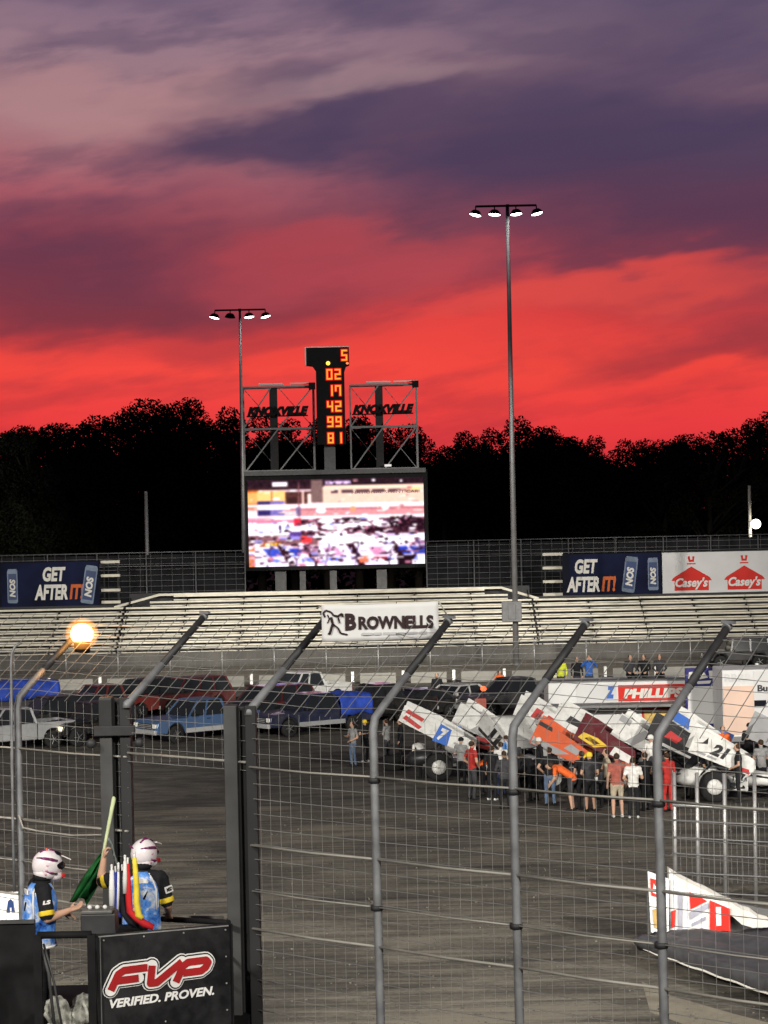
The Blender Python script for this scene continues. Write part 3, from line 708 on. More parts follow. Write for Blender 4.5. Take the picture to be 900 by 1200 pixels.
# ------------------------------------------------------------------ light poles
LAMP = E('floodlight_lens', (1, .97, .94), 14)
LAMPD = E('floodlight_lens_dim', (1, .97, .94), 1.6)
def light_pole(label, pxb, pyb, Y, top, heads, rbase, box=None):
    base = P(pxb, pyb, Y); tp = P(*top, Y); base.z = 0
    t = thing('floodlight_pole', label, 'light pole', base)
    s = MB(); tl = V((tp.x, Y, tp.z)); s.tube([base, base.lerp(tl, .5), tl], [rbase, rbase * .85, rbase * .6], 12); s.build('pole', M('pole_steel', (.24, .24, .245), .5, .5, .12, 2), t, world=True)
    k = Y / F; x0 = min(h[0] for h in heads); x1 = max(h[0] for h in heads)
    s = MB(); s.bar(tl + V(((x0 - top[0]) * k, -.25, -.1)), tl + V(((x1 - top[0]) * k, -.25, -.1)), .13)
    s.bar(tl + V((0, -.3, -.1)), tl + V((0, .1, -.1)), .2); cb_ = s.build('crossarm', DARK, t, world=True)
    for (hx, lit, sg) in heads:
        c = tl + V(((hx - top[0]) * k, -.45, -.55)); h = MB()
        tilt = Matrix.Rotation(rad(-4), 3, 'X') @ Matrix.Rotation(rad(-sg * 14), 3, 'Y')
        h.lathe([(.02, .2), (.2, .18), (.3, .09), (.42, -.12), (.40, -.14)], c, tilt @ V((0, 0, 1)), 14)
        h.bar(c + V((0, 0, .2)), tl + V(((hx - top[0]) * k, -.25, -.1)), .07)
        hd = h.build('lamp_head', BLACKP, t, world=True)
        l = MB(); l.lathe([(.001, -.19), (.24, -.175), (.37, -.125)], c, tilt @ V((0, 0, 1)), 14); l.build('lens', LAMP if lit else M('unlit_lens', (.05, .05, .05), .2), hd, world=True)
    if box:
        bb = P(*box, Y); s = MB(); s.box((bb.x - .15, Y - .45, bb.z), (1.25, .5, 1.3)); s.box((bb.x - .15, Y - .72, bb.z), (.5, .06, 1.0)); s.build('electrical_box', STEELD, t, world=True, bevel=.03)
    return t
light_pole('tallest floodlight pole, with an electrical box on it', 605, 779, 142, (594.5, 240), [(557, 1, -1), (579, 1, -.4), (604, 1, .4), (628, 1, 1)], .19, (602, 716))
light_pole('shorter floodlight pole touching the edge of the scoreboard', 286, 700, 168, (281, 362), [(252, 1, -1), (270, 0, -.4), (292, 1, .4), (311, 1, 1)], .155)
t = thing('utility_pole', 'plain grey pole without lamps rising from the wire fence', 'pole', (P(171, 640, 169).x, 169, 0))
s = MB(); q = P(171, 577, 169); s.tube([(q.x, 169, 0), (q.x, 169, q.z)], [.19, .13], 8); s.build('pole', STEELD, t, world=True)
s = MB(); s.ell((q.x, 169, q.z), (.14, .14, .1)); s.build('cap', STEELD, t, world=True)
q = P(878, 569, 182); t = thing('street_lamp', 'lamp post with one white light above the red house billboard', 'street lamp', (q.x, 182, 0))
s = MB(); s.tube([(q.x, 182, 0), (q.x, 182, q.z)], [.2, .12], 8); s.build('pole', M('pale_pole', (.4, .38, .34), .6, .3), t, world=True)
l = P(884.5, 614, 182); s = MB(); s.tube([(q.x, 182, l.z + .2), (l.x, 181.7, l.z + .25)], .05, 6); s.build('arm', STEELD, t, world=True)
s = MB(); s.ell(l + V((0, -.5, 0)), (.42, .3, .4)); s.build('lamp', E('street_lamp_light', (1, .93, .78), 6), t, world=True)
pl = bpy.data.lights.new('street_lamp_glow', 'POINT'); pl.energy = 400; pl.color = (1, .92, .75); pl.shadow_soft_size = .4
po = bpy.data.objects.new('street_lamp_glow', pl); COL.objects.link(po); po.location = l + V((0, -1.3, 0))
# ------------------------------------------------------------------ near catch fence
FX0, FX1, FY0, FY1 = -4.21, 2.37, 25.2, 19.6
def fence_at(px, py):
    k = ray(px, py)[0] / F; s_ = (25.2 * k + 4.21) / (6.58 + 5.6 * k)
    return V((FX0 + 6.58 * s_, 25.2 - 5.6 * s_, 0))
TD = V((6.58, -5.6, 0)).normalized(); ND = V((5.6, 6.58, 0)).normalized()
ZB = 7.97
FPIPE = M('fence_pipe', (.20, .205, .215), .6, .25, .3, 5, .25)
FDARK = M('dark_pipe', (.03, .03, .032), .6, .2, .3, 6)
WIRE = M('fence_wire', (.25, .245, .235), .6, .4, .2, 3)
RAILM = M('pale_cable', (.33, .315, .28), .6, .2, .2, 3)
CF = thing('catch_fence', 'tall wire catch fence with bent pipe posts between the stands and the track', 'fence', (fence_at(437, 840).x, fence_at(437, 840).y, 0))
posts = [(-128, 806, 0), (20, 812, 1), (148, 808, 2), (291, 820, 3), (437, 840, 1), (600, 850, 1), (770, 870, 1), (952, 890, 1)]
bases = []
OUT, RISE = 1.2, .89
for px, py, kind in posts:
    q = fence_at(px, py); bases.append(q)
    lean = -TD * .03; short = .74 if px == 20 else 1.0
    b0 = V((q.x, q.y, 0)) - lean * 1.6; b1 = q + V((0, 0, ZB)); tip = b1 + (ND * OUT + V((0, 0, RISE))) * short
    if kind < 2:
        s = MB(); s.tube([b0, b0.lerp(b1, .7), b1 - V((0, 0, .10)), b1 + V((0, 0, .01)) + ND * .03, b1 + ND * .16 + V((0, 0, .118)), b1.lerp(tip, .55)], [.043, .043, .043, .042, .041, .037], 12)
        po_ = s.build('post', FPIPE, CF, world=True)
    else:
        s = MB(); s.tube([b1 - V((0, 0, .03)), b1 + V((0, 0, .0)), b1 + ND * .1 + V((0, 0, .075)), b1.lerp(tip, .55)], [.048, .047, .046, .04], 12); po_ = s.build('arm', FPIPE, CF, world=True)
    s = MB(); s.tube([b1.lerp(tip, .45), tip], [.0425, .037], 10); s.build('arm_upper_half', FDARK, po_, world=True)  # upper half of the arm drawn darker than the lower
    s = MB(); s.tube([tip - ND * .02, tip + ND * .03 + V((0, 0, .02))], .046, 8); s.bar(tip - TD * .05 + V((0, 0, .06)), tip + TD * .09 + V((0, 0, .05)), .04, .025); s.build('clamp', FPIPE if kind != 9 else FDARK, po_, world=True)
    if kind == 1 and px > 400:
        for z in (6.1, 7.35): s = MB(); s.tube([(q.x, q.y, z), (q.x, q.y, z + .05)], .062, 10); s.build('band', FDARK, po_, world=True)
# steel H columns either side of the flag stand opening
COLM = M('charcoal_steel', (.016, .016, .017), .6, .1, .3, 2.5, .1); COLG = M('pale_charcoal_steel', (.055, .055, .055), .6, .1, .3, 2.5, .1)
for (px, py, wpx), lab in (((135, 808, 36), 0), ((281, 815, 38), 1)):
    q = fence_at(px, py); Yq = q.y; w_ = wpx * Yq / F; top = 8.05 if lab == 0 else 8.04
    s = MB(); xl = q.x - w_ / 2
    s.box((xl + w_ * .2, Yq, top / 2), (w_ * .4, .22, top), mi=1)  # left flange in a lighter grey than the other faces
    s.box((xl + w_ * .53, Yq + .06, top / 2 - .01), (w_ * .26, .1, top - .02), mi=0)
    s.box((xl + w_ * .83, Yq - .01, top / 2 - .003), (w_ * .34, .2, top - .006), mi=0)
    if lab == 0: s.box((xl + w_ * .2, Yq - .115, top - .17), (w_ * .42, .01, .3), mi=0)
    c = s.build('steel_column', [COLM, COLG], CF, bevel=.008, world=True)
    if lab == 0:
        zz = P(135, 855, Yq).z; s = MB(); s.box((q.x, Yq - .14, zz), (w_ * 1.35, .05, .11)); s.build('bracket', FDARK, c, world=True, bevel=.01)
        for dx_ in (-.25, .27): s = MB(); s.lathe([(.001, -.05), (.05, -.05), (.055, .03), (.001, .03)], (q.x + dx_, Yq - .17, zz - .13), (0, 1, 0), 12); s.build('roller', FDARK, c, world=True)
# woven wire: one panel per bay, upright below and leaning out over the track above the bend
for i in range(len(bases) - 1):
    a, c = bases[i], bases[i + 1]; L_ = (c - a).length; d = (c - a) / L_
    zlo = 4.6
    if i == 2: zlo = 7.36
    s = MB(); z = zlo; k = 0; sag = R.uniform(-.01, .01)
    while z < ZB - .03:
        s.bar(a + V((0, 0, z)), c + V((0, 0, z + R.uniform(-.012, .012))), .0068 if k % 2 == 0 else .005); z += .155; k += 1
    n = int(L_ / .13)
    for j in range(1, n):
        p = a + d * (L_ * j / n); s.bar(p + V((0, 0, zlo)), p + V((0, 0, ZB)), .0031)
    s.build('wire_panel', WIRE, CF, world=True)
    s = MB(); k = 0
    for j in range(1, 9):
        u = j / 9; off = ND * OUT * u + V((0, 0, ZB + RISE * u)); dr = V((0, 0, -.015 if j % 2 else 0))
        mid = (a + c) / 2 + off + V((0, 0, -.025)) + dr
        s.bar(a + off, mid, .006); s.bar(mid, c + off, .006)
    n = int(L_ / .2)
    for j in range(1, n):
        p = a + d * (L_ * j / n) + V((0, 0, ZB)); e = p + ND * OUT + V((0, 0, RISE)) + d * .0
        s.bar(p, e, .0055)
    s.build('overhang_panel', WIRE, CF, world=True)
    s = MB(); tp_ = ND * OUT + V((0, 0, RISE + .06)); mid = (a + c) / 2 + tp_ - V((0, 0, .035)); s.tube([a + tp_, mid, c + tp_], .011, 6); s.build('top_cable', RAILM, CF, world=True)
def zrail(y437): return P(437, y437, fence_at(437, y437).y).z
for y437, r, rng in ((910, .011, None), (1006, .013, None), (1108, .014, None), (1062, .008, None)):
    z = zrail(y437)
    for i in range(len(bases) - 1):
        if i == 2: continue
        a, c = bases[i], bases[i + 1]; s = MB(); s.tube([a + V((0, 0, z)) - ND * .02, (a + c) / 2 + V((0, 0, z - .012)) - ND * .02, c + V((0, 0, z)) - ND * .02], r, 6); s.build('rail', RAILM, CF, world=True)
a, c = bases[2], bases[3]; z = P(210, 888, (a.y + c.y) / 2).z
s = MB(); s.tube([a + V((0, 0, z)), c + V((0, 0, z))], .014, 6); s.build('rail', RAILM, CF, world=True)
zt = 7.3
# loose cable between the left post and the column, and the hooked conduit behind the post
s = MB(); Yc = bases[1].y - .1
s.tube([P(22, 955, Yc), P(27, 970, Yc), P(45, 974, Yc), P(85, 979, Yc - .3), P(128, 978, Yc - .7)], .012, 6); tag(s.build('loose_cable', RAILM), 'grey cable sagging between the fence post and the black column', 'cable')
s = MB(); pts = [P(17, 1045, Yc), P(15, 960, Yc), P(14, 860, Yc), P(13, 780, Yc), P(14, 765, Yc), P(18, 757, Yc), P(25, 753, Yc)]
s.tube(pts, .016, 8); tag(s.build('conduit', FPIPE), 'thin hooked steel conduit beside the leftmost fence post', 'pipe')
# amber caution light at the end of the left arm
q = bases[1] + V((0, 0, ZB)); tip = P(96, 743, q.y + ND.y * OUT * .8 - .12); t = thing('caution_light', 'glowing amber caution light on the end of a fence arm', 'caution light', tip)
s = MB(); s.ell(tip, (.135, .135, .125), 16, 10); s.build('lamp', E('amber_light', (1.0, .50, .13), 9), t, world=True)
gm = bpy.data.materials.new('amber_halo'); gm.use_nodes = True; gn = gm.node_tree; gn.nodes.clear()
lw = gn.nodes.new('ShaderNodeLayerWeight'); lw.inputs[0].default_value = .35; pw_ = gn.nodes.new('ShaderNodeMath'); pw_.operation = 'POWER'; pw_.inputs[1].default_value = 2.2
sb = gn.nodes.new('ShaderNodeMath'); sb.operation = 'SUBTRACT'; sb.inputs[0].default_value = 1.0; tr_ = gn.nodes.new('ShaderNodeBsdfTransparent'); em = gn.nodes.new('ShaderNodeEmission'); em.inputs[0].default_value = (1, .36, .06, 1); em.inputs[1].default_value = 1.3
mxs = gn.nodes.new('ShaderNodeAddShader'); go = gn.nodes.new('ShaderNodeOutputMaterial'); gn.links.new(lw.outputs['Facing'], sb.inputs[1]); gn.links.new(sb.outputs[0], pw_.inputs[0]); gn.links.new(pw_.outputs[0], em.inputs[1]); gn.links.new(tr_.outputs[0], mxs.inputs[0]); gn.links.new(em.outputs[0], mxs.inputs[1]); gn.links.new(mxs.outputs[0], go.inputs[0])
s = MB(); s.ell(tip, (.2, .2, .195), 24, 16); s.build('halo_shell', gm, t, world=True)  # added glowing shell that imitates the halo around the lamp
s = MB(); s.lathe([(.02, -.25), (.09, -.24), (.1, -.08), (.06, -.05)], tip + V((0, 0, .02)), (0, 0, 1), 12); s.build('socket', BLACKP, t, world=True)
pl = bpy.data.lights.new('caution_glow', 'POINT'); pl.energy = 26; pl.color = (1, .45, .1); pl.shadow_soft_size = .13
po = bpy.data.objects.new('caution_glow', pl); COL.objects.link(po); po.location = tip + V((0, -.2, 0))
# banner strung between two arm tips
Yb = 22.95; b = Board(445, 728.5, Yb); t = thing('banner', 'white vinyl banner reading BROWNELLS strung between two fence arms', 'banner', b.o)
vs = []; fs = []; nx, ny = 24, 8
for j in range(ny + 1):
    for i in range(nx + 1):
        px = 377 + 137 * i / nx; py = 707.5 + 43.5 * j / ny - (i / nx) * 1.5 + 1.2 * math.sin(i / nx * PI) * (1 - j / ny) 
        vs.append(b.at(px, py, .006 * math.sin(i * .9 + j * .35) + .004 * math.sin(i * 2.1 - j)))
for j in range(ny):
    for i in range(nx): q_ = j * (nx + 1) + i; fs.append((q_, q_ + nx + 1, q_ + nx + 2, q_ + 1))
s = MB(); s.add(vs, fs, 0, True); o = s.build('vinyl', VWHITE, t, world=True); sd = o.modifiers.new('thick', 'SOLIDIFY'); sd.thickness = .003
INK = M('dark_ink', (.035, .02, .022), .6, 0, .3, 4)
s = MB(); b.text(s, 'B', 411, 728, 13, 20, .016, bold=.06); b.text(s, 'ROWNELLS', 464, 729.5, 88, 15.5, .016, bold=.05); s.build('lettering', INK, t, world=True)
s = MB(); [b.rect(s, x, 741, x + w_, 744, .014) for x, w_ in ((424, 12), (438, 9), (449, 15), (466, 8), (476, 13), (491, 9))]; s.build('faint_print', M('grey_ink', (.45, .45, .46), .6), t, world=True)
s = MB()
def stroke(pts, w_):
    for p, q_ in zip(pts, pts[1:]): s.bar(b.at(*p, .014), b.at(*q_, .014), w_ * b.s, .006, up=(0, 1, 0))
stroke([(381, 722), (379, 717), (382, 714), (388, 716), (391, 720), (396, 721), (401, 718), (402, 722)], 2.2)
stroke([(388, 722), (390, 730), (386, 742)], 3.0); stroke([(390, 730), (396, 735), (399, 741), (407, 743)], 2.0); stroke([(396, 721), (398, 729)], 1.6); stroke([(386, 742), (384, 741)], 1.5); stroke([(384, 719), (386, 724), (384, 729)], 1.4)
s.build('ink_drawing', INK, t, world=True)
s = MB(); s.tube([b.at(377, 708), b.at(371, 712, -.1)], .008, 5); s.build('tie_cord', RAILM, t, world=True)
s = MB(); s.tube([b.at(514, 705), b.at(526, 726, -.05)], .008, 5); s.build('tie_cord', RAILM, t, world=True)
# ------------------------------------------------------------------ pit fence, banner wall and tarp at the right
YF = 55.0
t = thing('pipe_fence', 'square-mesh pipe fence above the banner wall at the right edge', 'fence', (XAT(845, YF, 980), YF, 0))
for x in (790, 816.5, 848.5, 884, 920, 956):
    top, bot = P(x, 905 + (x - 790) * .02, YF), P(x + 2, 1062, YF); s = MB(); s.tube([(bot.x, YF, 0), (top.x, YF, top.z)], .05, 8); s.build('post', STEEL, t, world=True)
for y in (943, 961, 981, 1000, 1022, 1044):
    a, c = P(788, y, YF - .05), P(960, y + 9, YF - .05); s = MB(); s.tube([a, c], .045 if y == 943 else .022, 6); s.build('rail', STEEL if y == 943 else STEELD, t, world=True)
s = MB()
for i in range(26): x = XAT(788, YF) + i * .14; s.bar((x, YF + .03, .6), (x, YF + .03, 2.6), .008)
s.build('wire_mesh', STEELD, t, world=True)
Yw = 50.75
# white padded top of the wall, running away to the right
a, c = P(784, 1020, Yw), P(930, 1094, Yw)
s = MB(); n = 14; vs = []; fs = []
for i in range(n + 1):
    p = a.lerp(c, i / n) + V((0, 0, R.uniform(-.025, .03))); hh = .34 + R.uniform(-.04, .03)
    vs += [p + V((0, -.18, -hh)), p + V((0, -.2, -.02)), p + V((0, .0, .05)), p + V((0, .3, .03)), p + V((0, .32, -hh))]
for i in range(n):
    for j in range(4): k = i * 5 + j; fs.append((k, k + 5, k + 6, k + 1))
fs += [(0, 1, 2, 3, 4), tuple(n * 5 + j for j in (4, 3, 2, 1, 0))]
s.add(vs, fs, 0); o = s.build('white_barrier_cover', M('white_tarp', (.6, .58, .54), .7, 0, .12, 2, .3)); tag(o, 'crumpled white cover along the top of the banner wall', 'cover')
def slab(mb, pts, Y, th, mi=0):
    q_ = [P(x, y, Y) for x, y in pts]; o_ = q_[0]; mb.prism([((p - o_).x, (p - o_).z) for p in q_], o_, X3, Z3, 0, mi, back=th)
t = thing('advertising_banner', 'white and red sponsor banner hung on the wall below the pit fence', 'banner', V((XAT(808, 50.5, 1060), 50.5, 0)))
s = MB(); slab(s, [(759, 1021), (771, 1025), (784, 1030), (784, 1103), (774, 1100), (763, 1092)], 50.4, .03); slab(s, [(784, 1019), (800, 1040), (855, 1062), (856, 1096), (830, 1097), (786, 1104)], 50.55, .03); s.build('vinyl', VWHITE, t, world=True)
for pts_, y_ in (([(762, 1029), (772, 1032), (773, 1052), (763, 1049)], 50.36), ([(808, 1045), (829, 1056), (809, 1066)], 50.51), ([(832, 1055), (855.5, 1065), (856, 1094.5), (832, 1095)], 50.5), ([(787, 1068), (792, 1066), (791, 1086), (787, 1088)], 50.51)):
    s = MB(); slab(s, pts_, y_, .01); s.build('red_print', VRED, t, world=True)
s = MB(); slab(s, [(765, 1066), (775, 1063), (776, 1090), (767, 1087)], 50.36, .01); s.build('tan_print', M('tan_vinyl', (.42, .28, .1), .5, 0, .3, 4), t, world=True)
s = MB(); slab(s, [(808, 1069), (830, 1058), (830, 1064), (809, 1078)], 50.50, .012); slab(s, [(795, 1048), (800, 1050), (799, 1102), (795, 1102.5)], 50.50, .012)
bb = Board(820, 1080, 50.5); slab(s, [(811, 1082), (827, 1074), (827, 1078), (811, 1086)], 50.5, .012); slab(s, [(806, 1092), (824, 1087), (824, 1090), (806, 1096)], 50.5, .012)
s.build('grey_print', M('grey_vinyl', (.3, .3, .36), .5, 0, .2, 3), t, world=True)
s = MB(); slab(s, [(765, 1046), (766, 1035), (769, 1040), (771, 1036), (771, 1049)], 50.345, .008); s.build('white_print', VWHITE, t, world=True)
s = MB(); bb.text(s, '1', 842, 1074, 6, 22, .03, bold=.05); s.build('white_print', VWHITE, t, world=True)
# wall the banner hangs on
s = MB(); a, c = P(760, 1100, 50.8), P(960, 1100, 49.6); s.add([(a.x, 50.9, 0), (c.x, 50.9, 0), (c.x, 50.9, .5), (P(784, 1030, 50.9).x, 50.9, 1.2), (a.x, 50.9, 1.2), (a.x, 51.1, 0), (c.x, 51.1, 0), (c.x, 51.1, .5), (P(784, 1030, 50.9).x, 51.1, 1.2), (a.x, 51.1, 1.2)], [(0, 1, 2, 3, 4), (5, 6, 7, 8, 9), (2, 3, 8, 7), (3, 4, 9, 8), (0, 4, 9, 5), (1, 2, 7, 6)])
tag(s.build('banner_wall', M('wall_grey', (.12, .12, .12), .9, 0, .2, 1)), 'low dark wall carrying the sponsor banner', 'wall')
# dark tarp with a white rope along its edge
nx, ny = 26, 12; c0, c1, c2, c3 = G(748, 1113, .3), G(930, 1178, .3), G(930, 1104, .3), G(795, 1104, .3)
vs = []; fs = []
for j in range(ny + 1):
    for i in range(nx + 1):
        u, v_ = i / nx, j / ny; p = c0.lerp(c1, u).lerp(c3.lerp(c2, u), v_); vs.append(V((p.x, p.y, .30 + .035 * math.sin(v_ * 17 + u * 3) + .03 * math.sin(u * 11 + v_ * 6) + R.uniform(-.012, .012))))
for j in range(ny):
    for i in range(nx): q_ = j * (nx + 1) + i; fs.append((q_, q_ + 1, q_ + nx + 2, q_ + nx + 1))
s = MB(); s.add(vs, fs, 0, True); o = s.build('tarp', M('charcoal_tarp', (.065, .065, .07), .45, 0, .25, 3, .4)); sd = o.modifiers.new('thick', 'SOLIDIFY'); sd.thickness = .29; sd.offset = -1
tag(o, 'rumpled charcoal tarp spread in front of the sponsor banner', 'tarp')
s = MB(); pts = []
for i in range(25):
    p = c0.lerp(c1, i / 24); pts.append(V((p.x, p.y - .03, .345 + .012 * math.sin(i * 1.3))))
s.tube(pts, [.010 + .014 * min(1, i / 10) for i in range(25)], 6); tag(s.build('rope', M('white_rope', (.72, .70, .64), .8, 0, .1, 20, .3)), 'white rope along the front edge of the charcoal tarp', 'rope')
# pale worn patch of the infield kerb
s = MB(); q = G(775, 1165); s.add([G(752, 1150, .008), G(790, 1168, .008), G(860, 1188, .008), G(930, 1206, .008), G(930, 1245, .008), (G(800, 1200, .008)), G(762, 1186, .008)], [(0, 6, 5, 4, 3, 2, 1)])
tag(s.build('path', ground_mat('pale_clay', [(.14, .125, .1), (.2, .18, .145), (.25, .225, .18)], 1, 1, 1.2)), 'pale worn clay beside the charcoal tarp', 'path', kind='structure')
# left: white sign face seen low through the fence
b = Board(4, 1060, 47); t = thing('wall_sign', 'low white sign with a blue emblem at the left edge, behind the flag stand', 'sign', (b.o.x, 47, 0))
s = MB(); b.rect(s, -40, 1045, 23, 1082, 0, .05); s.build('panel', VWHITE, t, world=True)
s = MB(); b.poly(s, [(8, 1069), (10, 1056), (13, 1053), (16, 1056), (18, 1069), (14, 1069), (14, 1063), (12, 1063), (12, 1069)], .06); s.build('emblem', VBLUE, t, world=True)
s = MB(); 
for x in (-35, -8, 20): q = b.at(x, 1080); s.bar((q.x, 47.1, 0), (q.x, 47.1, q.z), .08)
s.build('leg', DARK, t, world=True)
# ------------------------------------------------------------------ people
SKIN = [M('skin_light', (.50, .30, .21), .6, 0, .08, 6), M('skin_tan', (.38, .21, .14), .6, 0, .08, 6)]
CL = {}
def cloth(name, c): return M('cloth_' + name, c, .85, 0, .2, 9, .2)
CLOTH = {'black': cloth('black', (.016, .016, .018)), 'charcoal': cloth('charcoal', (.05, .05, .055)), 'grey': cloth('grey', (.24, .24, .24)), 'jeans': cloth('jeans', (.13, .19, .30)), 'navy': cloth('navy', (.02, .03, .08)),
         'white': cloth('white', (.70, .69, .66)), 'red': cloth('red', (.42, .035, .03)), 'brick': cloth('brick', (.34, .10, .075)), 'orange': cloth('orange', (.72, .13, .03)), 'khaki': cloth('khaki', (.40, .34, .25)),
         'yellow': cloth('yellow', (.72, .52, .04)), 'blue': cloth('blue', (.04, .13, .45)), 'hiviz': cloth('hiviz', (.62, .68, .06)), 'sky': cloth('sky', (.13, .33, .75))}
SHOE = {'dark': cloth('dark_shoe', (.02, .02, .02)), 'white': cloth('white_shoe', (.6, .6, .58))}
HAIRM = M('hair_brown', (.045, .028, .018), .7, 0, .3, 20)
def bone_dist(p, a, b):
    ab = b - a; t = max(0, min(1, (p - a).dot(ab) / max(1e-9, ab.dot(ab))))
    return (p - (a + ab * t)).length, t
from mathutils import noise as mnoise
def skin_body(parts, voxel, crease=.006):
    """parts: list of (points, radii, material slot, ref) -> one continuous surface, coloured by the nearest limb"""
    s = MB()
    for pts, rs, mi, ref in parts:
        s.tube(pts, rs, 12, ref=ref)
        for p, r in ((pts[0], rs[0]), (pts[-1], rs[-1])):
            q = min(r) if isinstance(r, (tuple, list)) else r
            s.ell(p, (q * .98,) * 3, 10, 7)
    me = bpy.data.meshes.new('body'); me.from_pydata([tuple(v) for v in s.v], [], s.f)
    o = bpy.data.objects.new('body', me); COL.objects.link(o)
    md = o.modifiers.new('r', 'REMESH'); md.mode = 'VOXEL'; md.voxel_size = voxel
    sm = o.modifiers.new('s', 'SMOOTH'); sm.factor = .5; sm.iterations = 2
    dg = bpy.context.evaluated_depsgraph_get(); dg.update()
    out = bpy.data.meshes.new_from_object(o.evaluated_get(dg)); bpy.data.objects.remove(o); bpy.data.meshes.remove(me)
    segs = []
    for pts, rs, mi, ref in parts:
        for i in range(len(pts) - 1):
            ra = max(rs[i]) if isinstance(rs[i], (tuple, list)) else rs[i]; rb = max(rs[i + 1]) if isinstance(rs[i + 1], (tuple, list)) else rs[i + 1]
            segs.append((V(pts[i]), V(pts[i + 1]), ra, rb, mi))
    idx = []
    for p in out.polygons:
        c = p.center; best = 9e9; bm_ = 0
        for a, b, ra, rb, mi in segs:
            d, t = bone_dist(c, a, b); d = d / (ra + (rb - ra) * t)
            if d < best: best, bm_ = d, mi
        idx.append(bm_)
    skin_v = set(); 
    for p, m_ in zip(out.polygons, idx):
        if m_ in (2, 3): skin_v.update(p.vertices)
    nr = [v.normal.copy() for v in out.vertices]
    for v, n_ in zip(out.vertices, nr):      # folds in the cloth; bare skin stays smooth
        if v.index not in skin_v:
            c = v.co; v.co = c + n_ * crease * (mnoise.noise(V((c.x * 16, c.y * 16, c.z * 9))) + .7 * mnoise.noise(V((c.x * 30 + 7, c.y * 30, c.z * 22))))
    out.polygons.foreach_set('material_index', idx); out.polygons.foreach_set('use_smooth', [True] * len(idx)); out.update()
    return out
POSE = {
    'stand': {},
    'hips': {'elbL': (-.36, -.06, 1.16), 'wriL': (-.19, .1, 1.0), 'elbR': (.36, -.06, 1.16), 'wriR': (.19, .1, 1.0)},
    'chat': {'elbR': (.26, .02, 1.15), 'wriR': (.12, .27, 1.2), 'elbL': (-.27, -.02, 1.14), 'wriL': (-.1, .2, 1.02)},
    'stride': {'kneL': (-.1, .17, .52), 'ankL': (-.1, .20, .09), 'kneR': (.1, -.02, .5), 'ankR': (.1, -.26, .12), 'elbL': (-.25, -.14, 1.17), 'wriL': (-.23, -.1, .92), 'elbR': (.25, .08, 1.15), 'wriR': (.22, .24, .98)},
    'bend': {'chest': (0, .30, 1.17), 'neck': (0, .47, 1.25), 'head': (0, .60, 1.25), 'shoL': (-.19, .42, 1.2), 'shoR': (.19, .42, 1.2), 'waist': (0, .1, 1.05), 'hip': (0, -.06, .93), 'elbL': (-.24, .44, .93), 'wriL': (-.15, .58, .74), 'elbR': (.24, .44, .93), 'wriR': (.13, .6, .78)},
    'cross': {'elbL': (-.26, .04, 1.16), 'wriL': (.05, .2, 1.2), 'elbR': (.26, .04, 1.16), 'wriR': (-.05, .22, 1.16)},
    'sit': {'hip': (0, 0, .53), 'waist': (0, -.02, .67), 'chest': (0, .02, .9), 'neck': (0, .05, 1.09), 'head': (0, .08, 1.23), 'shoL': (-.19, .04, 1.04), 'shoR': (.19, .04, 1.04), 'kneL': (-.14, .42, .53), 'kneR': (.14, .42, .53), 'ankL': (-.13, .46, .1), 'ankR': (.13, .46, .1),
            'elbL': (-.27, .08, .78), 'wriL': (-.15, .32, .66), 'elbR': (.27, .08, .78), 'wriR': (.15, .32, .66), 'hipL': (-.09, .03, .53), 'hipR': (.09, .03, .53)},
    'point': {'elbR': (.3, .18, 1.38), 'wriR': (.28, .44, 1.45)},
    'eyes': {'elbR': (.32, .12, 1.32), 'wriR': (.1, .22, 1.58), 'elbL': (-.32, .12, 1.32), 'wriL': (-.1, .22, 1.58)},
}
